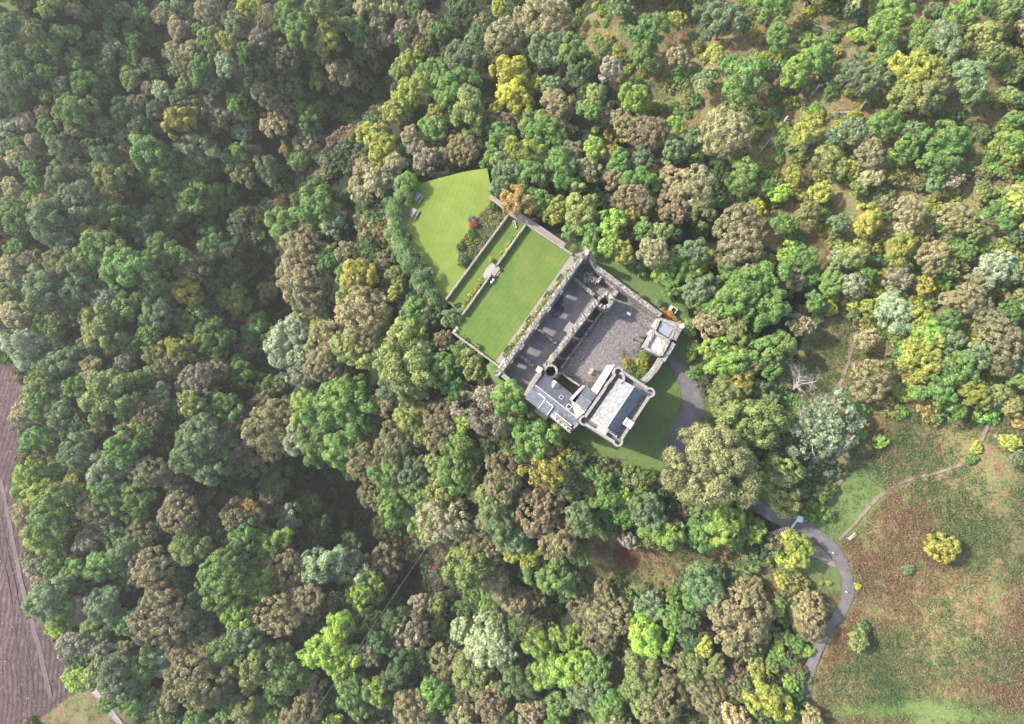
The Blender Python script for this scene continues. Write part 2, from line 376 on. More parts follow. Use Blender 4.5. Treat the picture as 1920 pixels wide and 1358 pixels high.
fell = mixc(t, .6, fell, ramp(t, fw.outputs['Fac'], [(.2, (.55, .52, .55)), (.7, (1.25, 1.2, 1.2))]), 'MULTIPLY')
grs = ramp(t, mid, [(.3, (.07, .11, .035)), (.5, (.095, .14, .045)), (.7, (.14, .15, .06))])
grs = mixc(t, .5, grs, ramp(t, fine, [(.3, (.6, .6, .6)), (.7, (1.2, 1.2, 1.1))]), 'MULTIPLY')
def edge(t, name, nz):
    a = N(t, 'Attribute', attribute_name=name); ad = N(t, 'Math', operation='ADD'); t.links.new(a.outputs['Fac'], ad.inputs[0]); t.links.new(nz, ad.inputs[1])
    mr = N(t, 'MapRange'); mr.inputs['From Min'].default_value = .85; mr.inputs['From Max'].default_value = 1.15; t.links.new(ad.outputs[0], mr.inputs['Value'])
    return mr.outputs[0]
nz = noise_t(t, v, .5, 5)
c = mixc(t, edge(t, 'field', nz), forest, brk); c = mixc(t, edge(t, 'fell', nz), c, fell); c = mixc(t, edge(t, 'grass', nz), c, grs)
t.links.new(c, b.inputs['Base Color']); b.inputs['Roughness'].default_value = .95; b.inputs['Specular IOR Level'].default_value = .1
bump(t, b, fine, .8, .25)
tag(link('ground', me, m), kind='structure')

# ------------------------------------------------------------------ lawns, paths, floors
def lawn_mat(name, a, b_, ang=0.0, yellow=(.2, .24, .05)):
    m, t, b, o = mat_base(name); v = texco(t)
    f1 = noise_t(t, v, .18, 6, .7, .5); f2 = noise_t(t, v, 3.5, 8, .75)
    c = ramp(t, f1, [(.32, a), (.52, b_), (.68, yellow)])
    mp = N(t, 'Mapping'); mp.inputs['Rotation'].default_value = (0, 0, ang); t.links.new(v, mp.inputs['Vector'])
    wv = N(t, 'TexWave'); wv.inputs['Scale'].default_value = .28; wv.inputs['Distortion'].default_value = 1.2; t.links.new(mp.outputs[0], wv.inputs['Vector'])
    c = mixc(t, .22, c, ramp(t, wv.outputs['Fac'], [(.3, (.86, .88, .84)), (.7, (1.1, 1.08, 1.05))]), 'MULTIPLY')
    c = mixc(t, .55, c, ramp(t, f2, [(.3, (.55, .6, .55)), (.7, (1.38, 1.3, 1.25))]), 'MULTIPLY')
    t.links.new(c, b.inputs['Base Color']); b.inputs['Roughness'].default_value = .9; b.inputs['Specular IOR Level'].default_value = .15
    bump(t, b, f2, .5, .05); return m
def sheet(name, px, z, mat, thick=.6):
    mb = MB(); mb.prism([P2(p, z) for p in px], z-thick, z)
    return tag(mb.build(name, mat), kind='structure')
LA = lawn_mat('lawn_grass', (.07, .118, .026), (.092, .14, .031), R(36), (.125, .145, .04))
LC = lawn_mat('bright_lawn_grass', (.115, .16, .03), (.14, .185, .036), R(20), (.18, .2, .048))
sheet('lawn', LAWN_A, ZA, LA); sheet('lawn', LAWN_B, ZB, LA); sheet('lawn', LAWN_C, ZC, LC)
GRAVEL_P = noisy('pinkish_gravel', [(.3, (.17, .145, .13)), (.7, (.27, .235, .215))], 3, .95, 8, .3, .03)
sheet('garden_path', PATH_A, ZA+.06, GRAVEL_P)
sheet('garden_path', [c2(700,232), c2(716,212), c2(1000,390), c2(1240,556), c2(1203,572), c2(1000,440), c2(925,385), c2(825,325)], ZA-.02, GRAVEL_P)
bed_soil = noisy('bed_soil', [(.3, (.05, .04, .03)), (.7, (.11, .09, .06))], 3, .95, 8, .8, .08)
BED = [c2(715,250), c2(812,325), c2(560,655), c2(522,620), c2(512,520), c2(590,405)]
sheet('flower_bed', BED, ZC+.12, bed_soil)
COURT = noisy('courtyard_cobble', [(.3, (.07, .066, .064)), (.5, (.13, .121, .118)), (.7, (.225, .21, .206))], 2.0, .9, 9, .6, .06, big=(.15, (.75, .75, .78), (1.15, 1.1, 1.1)), speck=(5.5, (.55, .53, .55), (1.4, 1.35, 1.35)))
ASPH = noisy('worn_floor', [(.3, (.095, .09, .094)), (.55, (.135, .127, .13)), (.75, (.175, .165, .166))], .5, .85, 8, .15, .02, big=(.12, (.8, .8, .85), (1.15, 1.1, 1.1)))
DKFL = noisy('dark_floor', [(.3, (.055, .045, .045)), (.7, (.10, .085, .085))], .8, .9, 6, .3, .03)  # dark asphalt, with the gallery's shade put into the colour
yard_px = [z2(1290,760), z2(1340,740), zg(760,520), zg(600,800), zg(440,920), zg(250,1260), c3(1560,420), c3(1380,640), c3(1150,520), c3(920,720), c3(850,700), c3(620,560), z2(1130,1060)]
mb = MB(); mb.prism([P2(p, 0) for p in yard_px], -.8, 0); tag(mb.build('courtyard', COURT), kind='structure')
mb = MB(); mb.prism([P2(p, 0) for p in (z2(640,540), z2(985,830), z2(990,870), z3(1080,560), z3(750,1030), z3(270,620))], -.8, .02); tag(mb.build('hall_floor', ASPH), kind='structure')
mb = MB(); mb.prism([P2(p, 0) for p in (z2(820,200), z2(1010,370), z2(1330,730), z2(1230,800), z2(985,830), z2(640,540))], -.8, .012); tag(mb.build('chamber_floor', FLAG), kind='structure')
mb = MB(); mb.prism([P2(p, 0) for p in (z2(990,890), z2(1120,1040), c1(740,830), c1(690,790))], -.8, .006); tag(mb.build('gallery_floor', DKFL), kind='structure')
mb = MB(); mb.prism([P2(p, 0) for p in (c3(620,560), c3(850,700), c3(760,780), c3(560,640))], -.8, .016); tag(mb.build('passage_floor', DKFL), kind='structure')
# damp dark stain of standing water on the hall floor
m, t, b, o = mat_base('standing_water'); b.inputs['Base Color'].default_value = (.012, .012, .03, 1); b.inputs['Roughness'].default_value = .25; b.inputs['Specular IOR Level'].default_value = .35
mb = MB(); mb.prism([P2(z2(*p), 0) for p in ((450,800),(492,815),(462,880),(470,920),(436,932),(452,962),(487,990),(490,1030),(478,1075),(440,1122),(372,1162),(310,1144),(268,1086),(322,1060),(330,1000),(300,980),(400,880))], .0, .032)
tag(mb.build('puddle', m), kind='structure')

def ribbon(name, pts, mat, up=.1, nseg=4, wob=0.0, seed=1):
    """a strip draped on the terrain; pts = (px, py, width in photo px)"""
    rnd = random.Random(seed); Q = []
    for i in range(len(pts)-1):
        p0 = pts[max(i-1, 0)]; p1 = pts[i]; p2_ = pts[i+1]; p3 = pts[min(i+2, len(pts)-1)]
        for k in range(6):
            u = k/6; Q.append([0.5*((2*p1[j])+(-p0[j]+p2_[j])*u+(2*p0[j]-5*p1[j]+4*p2_[j]-p3[j])*u*u+(-p0[j]+3*p1[j]-3*p2_[j]+p3[j])*u**3) for j in range(3)])
    Q.append(list(pts[-1])); W = [(ground(a, b), c) for a, b, c in Q]
    vs = []; fs = []
    for i, (p, wpx) in enumerate(W):
        d = W[min(i+1, len(W)-1)][0]-W[max(i-1, 0)][0]; d.z = 0; d.normalize(); e = Vector((-d.y, d.x, 0)); wd = wpx*mpp(p)/2
        w1, w2 = wd*(1+rnd.uniform(-wob, wob)), wd*(1+rnd.uniform(-wob, wob))
        for k in range(nseg+1):
            u = k/nseg; q = p-e*w1*(1-u)+e*w2*u-e*0; q = p+e*(-w1+(w1+w2)*u)
            z = max(T(q.x+a, q.y+b_) for a in (-.5, 0, .5) for b_ in (-.5, 0, .5))
            vs.append((q.x, q.y, z+up))
        vs.append((*vs[-1][:2], vs[-1][2]-.8)); vs.append((*vs[-nseg-2][:2], vs[-nseg-2][2]-.8))
    s = nseg+3
    for i in range(len(W)-1):
        for k in range(nseg): fs.append((i*s+k, i*s+k+1, (i+1)*s+k+1, (i+1)*s+k)[::-1])
        fs.append((i*s+nseg, i*s+nseg+1, (i+1)*s+nseg+1, (i+1)*s+nseg)); fs.append((i*s, i*s+nseg+2, (i+1)*s+nseg+2, (i+1)*s))
    me = bpy.data.meshes.new(name); me.from_pydata(vs, [], fs); me.update()
    return tag(link(name, me, mat), kind='structure')
TARM = noisy('tarmac', [(.3, (.085, .078, .082)), (.55, (.12, .11, .114)), (.75, (.155, .14, .143))], .7, .9, 9, .25, .02, big=(.1, (.85, .85, .88), (1.1, 1.08, 1.05)))
EDGEG = noisy('leaf_litter_edge', [(.3, (.07, .07, .04)), (.5, (.11, .10, .06)), (.7, (.17, .13, .085))], 1.5, .95, 8, .6, .05)
DIRT = noisy('trodden_dirt', [(.3, (.11, .085, .06)), (.7, (.2, .155, .12))], 1.5, .95, 8, .5, .04)
drive = [(1248,652,12),(1262,676,20),(1282,705,30),(1296,740,36),(1298,772,43),(1279,808,46),(1280,850,40),(1330,900,40),(1385,935,26),(1420,950,22),(1450,968,20),(1485,984,20),(1520,998,22),(1550,1018,22),(1572,1045,21),(1586,1080,20),(1590,1108,20),(1582,1135,18),(1567,1160,16),(1550,1180,14),(1538,1205,14),(1525,1235,15),(1517,1265,14),(1512,1300,13),(1510,1340,13),(1509,1400,13),(1506,1470,13),(1500,1560,13)]
ribbon('road_verge', [(a, b, c+2.5) for a, b, c in drive], EDGEG, .06, wob=.12)
ribbon('road', drive, TARM, .11)
ribbon('lay_by', [(1505,1010,8),(1525,1028,18),(1545,1045,20),(1568,1060,8)], noisy('dark_gravel', [(.3, (.13, .11, .1)), (.7, (.22, .19, .17))], 2, .95, 8, .5, .04), .05)
ribbon('footpath', [(1607,618,5),(1599,645,6),(1590,680,5),(1578,712,5),(1568,735,5),(1560,760,4)], DIRT, .06, 2, .3, 2)
ribbon('footpath', [(1588,845,5),(1585,880,5),(1563,925,5),(1540,955,5),(1515,985,6)], DIRT, .06, 2, .3, 3)
ribbon('footpath', [(1878,762,5),(1852,795,5),(1835,830,5),(1803,868,5),(1760,885,5),(1700,901,5),(1655,925,5),(1620,960,5),(1595,990,4),(1572,1014,4)], DIRT, .06, 2, .3, 4)
ribbon('footpath', [(1035,808,4),(1062,828,4),(1085,845,4),(1110,854,4),(1150,861,3),(1175,862,3)], noisy('worn_earth', [(.3, (.05, .045, .03)), (.7, (.1, .09, .06))], 2, .95), .04, 2, .3, 5)
ribbon('footpath', [(1910,1170,3),(1895,1210,4),(1885,1245,3),(1870,1262,2)], DIRT, .05, 2, .3, 6)
ribbon('forest_track', [(2,900,8),(14,960,8),(30,1040,8),(45,1110,9),(64,1180,9),(82,1250,9),(95,1310,8)], noisy('rutted_track', [(.3, (.07, .05, .052)), (.7, (.14, .105, .108))], 1.2, .95), .06, 2, .2, 7)
for k_, dx in enumerate((-14, -26)):
    ribbon('forest_track', [(2+dx,900,3),(14+dx,960,3),(30+dx,1040,3),(45+dx,1110,3),(64+dx*1.4,1180,3),(82+dx*1.8,1250,3),(95+dx*2.2,1310,3)], noisy('rut', [(.3, (.04, .027, .027)), (.7, (.08, .055, .055))], 1.2, .95), .05, 2, .3, 17+k_)
ribbon('farm_lane', [(158,1278,9),(180,1300,10),(205,1330,10),(240,1375,10)], noisy('lane_tarmac', [(.3, (.2, .18, .18)), (.7, (.28, .255, .25))], 2, .95), .08, 2, .05, 8)

# ------------------------------------------------------------------ foliage generator
def rdirs(rng, n):
    d = rng.normal(size=(n, 3)); return d/np.linalg.norm(d, axis=1, keepdims=True)
def leaves_on(rng, C, Rl, n, size, puffs=9, pr=.46, cen=(0, 0, -.2), zmin=-.75, jit=.55, aspect=.75):
    """n leaf sprays on clusters of small puffs around each lobe (centres C, radii Rl)"""
    C = np.asarray(C, float); Rl = np.asarray(Rl, float); L = len(C); cen = np.array(cen)
    od = C-cen; od /= (np.linalg.norm(od, axis=1, keepdims=True)+1e-6)
    PD = rdirs(rng, L*puffs).reshape(L, puffs, 3)+od[:, None]*.75; PD /= np.linalg.norm(PD, axis=2, keepdims=True)
    PR = pr*(.7+.6*rng.rand(L, puffs)); pv = rng.rand(L, puffs); lvb = rng.rand(L)
    p = Rl**2/np.sum(Rl**2); li = rng.choice(L, n, p=p); pi = rng.randint(puffs, size=n)
    d = rdirs(rng, n); up = d[:, 2] < -.35; d[up, 2] *= -1
    r = Rl[li]; pos = C[li]+(PD[li, pi]*.66+d*(PR[li, pi]*(.82+.25*rng.rand(n)))[:, None])*r[:, None]
    ok = pos[:, 2] > zmin
    for k in range(L):                                  # nothing deep inside a neighbouring lobe
        ok &= (np.linalg.norm(pos-C[k], axis=1) > Rl[k]*.62) | (li == k)
    pos, d, li, pi = pos[ok], d[ok], li[ok], pi[ok]; n = len(pos)
    nr = d+rdirs(rng, n)*jit; nr /= np.linalg.norm(nr, axis=1, keepdims=True)
    a = np.cross(nr, rdirs(rng, n)); a /= (np.linalg.norm(a, axis=1, keepdims=True)+1e-9); bb = np.cross(nr, a)
    s = size*(.55+.9*rng.rand(n))[:, None]
    cup = nr*s*.25
    V = np.stack([pos-a*s-cup, pos-bb*s*aspect, pos+a*s-cup, pos+bb*s*aspect], 1).reshape(-1, 3)
    Fq = np.arange(n*4).reshape(-1, 4)
    lv = np.clip(.5+.4*(lvb[li]-.5)+.45*(pv[li, pi]-.5)+.95*(rng.rand(n)-.5), 0, 1)
    lh = np.clip(.5+.6*(lvb[(li*7) % L]-.5)+.5*(rng.rand(n)-.5), 0, 1)
    return V, Fq, lv, lh
def crown_lobes(rng, nl, rl, irr=.16, flat=.85, low=-.35):
    C = []; Rr = []
    ga = math.pi*(3-5**.5)
    ph = rng.rand(4)*6.28
    for i in range(nl):
        z = 1-(1-low)*(i+.5)/nl; th = ga*i+rng.rand()*.7; rr = math.sqrt(max(0, 1-z*z))
        lr = rl*(.75+.6*rng.rand())
        k = 1+irr*(math.sin(2*th+ph[0])+.7*math.sin(3*th+ph[1])+.5*math.sin(5*th+ph[2]))*rr+rng.uniform(-.1, .08)
        k *= 1-lr*.8
        C.append((math.cos(th)*rr*k, math.sin(th)*rr*k, z*k*flat)); Rr.append(lr)
    C += [(0, 0, .1), (.3, .1, 0), (-.25, -.2, 0)]; Rr += [.45, .4, .4]
    return np.array(C), np.array(Rr)
def crown_mesh(name, seed, nl, rl, n, size, irr=.16, flat=.85, low=-.35, **kw):
    rng = np.random.RandomState(seed); C, Rr = crown_lobes(rng, nl, rl, irr, flat, low)
    V, Fq, lv, lh = leaves_on(rng, C, Rr, n, size, **kw)
    return np_mesh(name, V, Fq, {'lv': ('FLOAT', 'FACE', lv), 'lh': ('FLOAT', 'FACE', lh)})
# ================================================================== castle
rnd = random.Random(7)
def lerp(a, b, t): return tuple(a[i]+(b[i]-a[i])*t for i in range(2))
def wall(name, label, p, q, zt_, z0, wd, mat=RUBBLE, holes=(), rough=.12, cat='wall', group=None, zt2=None, step=.45):
    a = P(*p, zt_); b = P(*q, zt_ if zt2 is None else zt2)
    org = (a.x, a.y, z0); mb = MB(org); mb.ragged(a, b, wd, zt_, z0, rnd, rough, holes, step, zt2)
    o = mb.build(name, mat); o.location = org
    if label: tag(o, label, cat, group)
    return o
# --- great north-west wall of the hall, seen from above as a long pale band
g = 'ruined rubble walls of the castle'
L_ = lambda t: (t-.012, t+.012)
hs = [(.30,.335,.9,3.6),(.44,.49,1.0,4.0),(.585,.64,.9,4.0),(.76,.815,.9,3.9),(.90,.935,1.0,3.4)]
wall('hall_wall', 'longest thick rubble wall between the garden path and the roofless hall', z2(845,85), z3(225,600), 4.9, -4.2, 1.0, holes=hs, group=g, step=.4)
# tall corner fragment
o = wall('corner_turret', 'tall pale ruined wall stump at the top corner of the castle', z2(865,62), z2(820,150), 7.2, -2.0, 1.05, DRESSED, rough=.25, cat='wall')
o = wall('sloping_wall', 'broken wall sloping down from the tall top corner to the curtain wall', z2(890,110), z2(1000,350), 6.6, -2.0, .9, rough=.3, zt2=3.4, cat='wall')
wall('curtain_wall', 'long rubble curtain wall between the cobbled yard and the shaded grass strip', z2(1000,345), zg(800,430), 3.4, -2.2, 1.05, group=g, rough=.1)
wall('inner_wall', 'low rubble ledge along the foot of the curtain wall in the far chamber', z2(985,400), z2(1330,705), 1.2, -.3, .7, rough=.12)
wall('partition_wall', 'rubble cross wall between the small end chamber and the hall floor', z2(655,530), z2(965,790), 1.6, -.3, .7)
wall('partition_wall', 'short ragged cross wall in the middle of the hall floor by the timber rack', c1(612,575), c1(718,660), 1.0, -.3, .45, rough=.3)
wall('partition_wall', 'wide broken cross wall near the slated range end of the hall', z3(600,290), z3(905,525), 1.3, -.3, .75, rough=.3)
# the range wall between hall and sunken gallery
wall('range_wall', 'thick pale topped rubble wall between the hall floor and the dark gallery', z2(1010,880), c1(652,805), 4.3, -.5, 1.15, holes=[(.2,.235,0,2.1),(.47,.51,0,2.1),(.78,.81,0,2.1)], group=g, rough=.18)
wall('gallery_wall', 'narrow low wall edging the cobbled courtyard beside the dark gallery', z2(1105,1040), c1(745,815), 1.0, -.3, .5, rough=.22)
wall('gallery_wall', 'short end wall closing the top of the dark gallery', z2(1000,900), z2(1110,1030), 2.6, -.3, .5, rough=.2)
# block of masonry in the end chamber
a = P(*z2(885,505), 1.5); mb = MB((a.x, a.y, 0))
mb.prism([P2(z2(*p), 1.5) for p in ((800,450),(850,415),(1015,535),(990,615),(900,590))], -.3, [1.1, 1.6, 1.8, 1.4, 1.2])
for _ in range(60):
    q = P(*z2(rnd.uniform(810,980), rnd.uniform(440,590)), 1.5); mb.box((q.x, q.y), (rnd.random()+.1, rnd.random()), rnd.uniform(.1,.28), rnd.uniform(.08,.2), 1.1, rnd.uniform(1.5, 1.95))
o = mb.build('rubble_mass', RUBBLE); o.location = (a.x, a.y, 0); tag(o, 'heap of mossy fallen masonry inside the small end chamber', 'masonry')
wall('cellar_wall', 'short wall beside the dark cellar pit near the curtain wall', z2(1010,590), z2(1090,500), 1.9, -.3, .55)
wall('cellar_wall', 'short wall with a cap stone beside the ruined stair turret', z2(1285,800), z2(1335,720), 2.2, -.3, .8, DRESSED)
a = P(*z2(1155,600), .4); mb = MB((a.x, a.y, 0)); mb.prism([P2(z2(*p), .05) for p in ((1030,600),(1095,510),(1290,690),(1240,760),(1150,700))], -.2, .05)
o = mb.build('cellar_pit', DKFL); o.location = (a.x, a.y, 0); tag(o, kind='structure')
# ruined stair turret
c = P(*z2(1140,870), 5.0); mb = MB((c.x, c.y, -.5)); mb.arc_wall((c.x, c.y), 1.0, 1.75, -.5, 4.8, R(-150), R(95), 20, .35, rnd); mb.arc_wall((c.x, c.y), 1.0, 1.6, -.5, 3.0, R(95), R(210), 10, .35, rnd)
o = mb.build('stair_turret', DRESSED); o.location = (c.x, c.y, -.5); tag(o, 'broken pale stair turret with a hollow top at the courtyard corner', 'turret')
# round well-like stair by the slated range
c = P(*z3(1275,635), 4.4); mb = MB((c.x, c.y, -.5)); mb.arc_wall((c.x, c.y), 1.0, 1.45, -3, 4.4, 0, 2*math.pi, 24, .1, rnd)
o = mb.build('stair_well', DRESSED); o.location = (c.x, c.y, -.5); tag(o, 'open round stair shaft, black inside, beside the blue slate roof', 'turret')
q = conv(640, 453, 2.9985)
mb = MB(); mb.prism([P2(z3(*p), 4.2) for p in ((1180,560),(1250,480),(1357,560),(1357,600),(1300,520))], -.3, 4.2)
# --- hall end walls
wall('window_wall', 'pale rubble wall with small square windows above the trees at the lower left castle corner', z3(170,650), z3(735,1110), 3.6, -9.5, .95, DRESSED,
     holes=[(.36,.385,1.7,2.5),(.46,.485,1.7,2.5),(.54,.565,1.7,2.5),(.42,.44,-.6,.2),(.58,.6,-1.2,-.3),(.2,.23,-3,-2)], rough=.15, step=.5)
wall('corner_block', 'chunky pale corner stones where garden wall meets the castle', z3(100,660), z3(190,720), 3.9, -9.5, 1.3, DRESSED, rough=.25)
# crow stepped gable between hall and slated range
p0 = P(*z3(1065,640), 6.0); p1 = P(*z3(745,1165), 6.0); d = (p1-p0); n_ = 13; mb = MB((p0.x, p0.y, -1))
for i in range(n_):
    u = (i+.5)/n_; h = 6.0+3.0*(1-abs(u-.5)*2)**1.0; h = round(h/.42)*.42+rnd.uniform(-.03, .03); cc = p0+d*u
    mb.box((cc.x, cc.y), (d.x, d.y), d.length/n_*.5+.0, .42, -8 if u > .6 else -1, h)
    mb.box((cc.x, cc.y), (d.x, d.y), d.length/n_*.44, .52, h+.004, h+.1)
o = mb.build('stepped_gable', DRESSED); o.location = (p0.x, p0.y, -1); tag(o, 'bright crow stepped gable wall between the roofless hall and the blue slate roof', 'gable')
c = P(*z3(1030,600), 7.4); mb = MB((c.x, c.y, 0)); mb.box((c.x, c.y), (d.x, d.y), .5, .5, -1, 7.2); mb.box((c.x, c.y), (d.x, d.y), .58, .58, 7.2, 7.45)
o = mb.build('chimney', PALE); o.location = (c.x, c.y, 0); tag(o, 'square pale chimney stub at the inner end of the stepped gable', 'chimney')
wall('buttress_wall', 'thin white topped wall stub at the lower left end of the garden border', z3(300,370), z3(170,560), 2.2, -4.2, .35, PALE, rough=.03)

# --- slated range
def poly3(mb, pts, thick=.12):
    pts = [Vector(p) for p in pts]; nr = (pts[1]-pts[0]).cross(pts[2]-pts[0]).normalized()
    if nr.z < 0: pts = pts[::-1]; nr = -nr
    n = len(pts); lo = [p-nr*thick for p in pts]
    mb.add([tuple(p) for p in pts+lo], [tuple(range(n)), tuple(range(n, 2*n))[::-1]]+[(i, n+i, n+(i+1) % n, (i+1) % n) for i in range(n)])
EA, RI = 5.6, 8.6
N0 = P(*zs(632,100), EA); W0 = P(*zs(275,585), EA); S0 = P(*zs(1140,1265), EA)
u_ax = (S0-W0).normalized(); v_ax = (N0-W0); v_ax -= u_ax*v_ax.dot(u_ax); wid = v_ax.length; v_ax.normalize(); Lr = (S0-W0).length
def rg(u, v, z): q_ = W0+u_ax*u+v_ax*v; return Vector((q_.x, q_.y, z))
def uv(px, z): q_ = P(*px, z)-W0; return q_.dot(u_ax), q_.dot(v_ax)
root = empty('slated_range', tuple(W0*1.0)[:2]+(-1,), 0, 'house range with blue grey slate roof between hall gable and tall tower', 'building')
def part(mb, name, mat, par=None, smooth=False):
    par = par or root
    o = mb.build(name, mat, par, smooth); return o
def newmb(rt=None): return MB((rt or root).location)
vr = wid*.5
mb = newmb(); inset = .25
mb.prism([tuple(rg(a, b, 0))[:2] for a, b in ((inset, inset), (Lr-inset, inset), (Lr-inset, wid-inset), (inset, wid-inset))], -8, EA-.15)
mb.add([rg(inset+.3, inset+.2, EA-.16), rg(inset+.3, wid-inset-.2, EA-.16), rg(inset+.3, vr, RI-.35), rg(Lr-inset, inset+.2, EA-.16), rg(Lr-inset, wid-inset-.2, EA-.16), rg(Lr-inset, vr, RI-.35)], [(0, 1, 2), (3, 5, 4)])
part(mb, 'wall', DRESSED)
mb = newmb(); poly3(mb, [rg(-.0, wid+.1, EA), rg(Lr, wid+.1, EA), rg(Lr, vr, RI), rg(0, vr, RI)]); part(mb, 'roof_slope', SLATE_B)
mb = newmb(); poly3(mb, [rg(0, -.1, EA), rg(Lr, -.1, EA), rg(Lr, vr, RI), rg(0, vr, RI)]); part(mb, 'roof_slope', SLATE_B)
mb = newmb()
for i in range(18):
    a, b = rg(Lr*i/18+.02, vr, RI+.02), rg(Lr*(i+1)/18-.02, vr, RI+.02); mb.tube([a, b], .11, 6)
part(mb, 'ridge_tiles', noisy('ridge_tile', [(.3, (.33, .27, .26)), (.7, (.48, .42, .4))], 4, .85))
# two raised slated dormers on the lower slope
def dormer_block(cor, zf, zb, name='dormer'):
    (u0, v0), (u1, v1) = cor
    mb = newmb(); mb.add([rg(u0, v0, EA-.4), rg(u1, v0, EA-.4), rg(u1, v0, zf), rg(u0, v0, zf), rg(u0, v1, zb-.9), rg(u1, v1, zb-.9), rg(u1, v1, zb), rg(u0, v1, zb)],
                   [(0, 1, 2, 3), (1, 5, 6, 2), (4, 0, 3, 7), (5, 4, 7, 6)]); o = part(mb, name, DRESSED)
    mb = MB(root.location); poly3(mb, [rg(u0-.08, v0-.12, zf+.12), rg(u1+.08, v0-.12, zf+.12), rg(u1+.08, v1, zb+.14), rg(u0-.08, v1, zb+.14)], .1); mb.build('roof', SLATE_B, o)
    mb = MB(root.location); mb.tube([rg(u0+1.6 if u1-u0 > 3 else u0+.2, v1+.05, zb+.2), rg(u1+.1, v1+.05, zb+.2)], .09, 4); mb.tube([rg(u1+.1, v1, zb+.18), rg(u1+.1, v0-.1, zf+.16)], .06, 4); mb.build('flashing', WHITE, o)
uA0, _ = uv(zs(275,575), 6); uA1, vA = uv(zs(520,775), 6.1); uAt, vAt = uv(zs(640,600), 7.4)
dormer_block(((0.0, -.1), (uA1, max(vAt, 1.8))), 6.15, 7.75)
uB1, vB = uv(zs(690,905), 6.1)
dormer_block(((uA1+.25, -.12), (uB1, 1.9)), 6.0, 7.65)
# small roof light, gabled dormer and skylights on the yard side
def on_ne(px):
    u, v = uv(px, 7); z = EA+(wid-v)/(wid-vr)*(RI-EA); u, v = uv(px, z); z = EA+(wid-v)/(wid-vr)*(RI-EA); return u, v, z
for px, s_ in ((zs(965,575), .38), (zs(1115,760), .48)):
    u, v, z = on_ne(px); sl = -(RI-EA)/(wid-vr)
    mb = newmb(); mb.add([rg(u+a*s_, v+b*s_, z+b*s_*sl+h) for h in (0, .22) for a, b in ((-1, -1), (1, -1), (1, 1), (-1, 1))], [(0, 3, 2, 1), (0, 1, 5, 4), (1, 2, 6, 5), (2, 3, 7, 6), (3, 0, 4, 7), (4, 5, 6, 7)])
    o = part(mb, 'skylight', WHITE)
    mb = MB(root.location); k = s_*.78; mb.add([rg(u+a*k, v+b*k, z+b*k*sl+h) for h in (.1, .235) for a, b in ((-1, -1), (1, -1), (1, 1), (-1, 1))], [(0, 3, 2, 1), (0, 1, 5, 4), (1, 2, 6, 5), (2, 3, 7, 6), (3, 0, 4, 7), (4, 5, 6, 7)]); mb.build('pane', GLASS, o)
u, v, z = on_ne(zs(850,330)); k = .75
mb = newmb(); mb.add([rg(u-k, v+.5, z-1.0), rg(u+k, v+.5, z-1.0), rg(u+k, v+.5, z+.3), rg(u, v+.5, z+1.1), rg(u-k, v+.5, z+.3), rg(u, v-1.0, z+1.1), rg(u-k, v-.45, z+.3), rg(u+k, v-.45, z+.3)],
       [(0, 1, 2, 3, 4)]); mb.prism([tuple(rg(u+a, v+b, 0))[:2] for a, b in ((-k, .49), (k, .49), (k, -.3), (-k, -.3))], z-1, z+.25); o = part(mb, 'dormer', DRESSED)
mb = MB(root.location); poly3(mb, [rg(u-k-.1, v+.6, z+.25), rg(u, v+.6, z+1.15), rg(u, v-1.0, z+1.15), rg(u-k-.1, v-.5, z+.25)], .08); poly3(mb, [rg(u+k+.1, v+.6, z+.25), rg(u, v+.6, z+1.15), rg(u, v-1.0, z+1.15), rg(u+k+.1, v-.5, z+.25)], .08); mb.build('roof', LEAD, o)
# long chimney stack with four pots, and the white edged gutter behind it
a, b = P(*zs(800,925), 8.0), P(*zs(1135,1215), 8.0); cd = (b-a)
mb = newmb(); cc = (a+b)/2; mb.box((cc.x, cc.y), (cd.x, cd.y), cd.length/2, .42, -7, 7.8); mb.box((cc.x, cc.y), (cd.x, cd.y), cd.length/2+.1, .52, 7.8, 8.0)
o = part(mb, 'chimney', DRESSED)
for px in ((840,985),(905,1045),(990,1115),(1050,1165)):
    c = P(*zs(*px), 8.4); mb = MB(root.location); mb.lathe((c.x, c.y, 8.0), [(.22, 0), (.22, .12), (.17, .2), (.19, .5), (.22, .52), (.22, .58), (.12, .6)], 12); mb.build('chimney_pot', POT, o)
a, b = P(*zs(850,880), 7.6), P(*zs(1165,1130), 7.6); mb = newmb(); mb.box(((a+b)/2)[:2], (b-a)[:2], (b-a).length/2, .1, 5.6, 7.6); part(mb, 'gutter_wall', WHITE); mb = newmb()
a, b = P(*zs(760,950), 6.4), P(*zs(845,870), 6.4); mb.box(((a+b)/2)[:2], (b-a)[:2], (b-a).length/2, .1, 5.0, 6.4); part(mb, 'gutter_wall', WHITE)
mb = newmb(); sg = [P(*zs(*p), 6.2) for p in ((1290,1085),(1125,1270))]; dd = sg[1]-sg[0]
for i in range(9):
    u = (i+.5)/9; cc = sg[0]+dd*u; mb.box((cc.x, cc.y), (dd.x, dd.y), dd.length/18, .2, -2, 8.6-abs(u-.1)*3.2+(i % 2)*.0)
part(mb, 'stepped_gable', DRESSED)
mb = newmb(); mb.prism([P2(zs(*p), 1.5) for p in ((438,848),(492,782),(712,950),(658,1028))], -8, 1.5); o = part(mb, 'porch', DRESSED)
mb = MB(root.location); mb.prism([P2(zs(*p), 1.65) for p in ((434,850),(490,778),(717,950),(660,1033))], 1.503, 1.62); mb.build('flat_roof', noisy('tan_felt', [(.3, (.3, .27, .19)), (.7, (.4, .37, .27))], 1.2, .9), o)
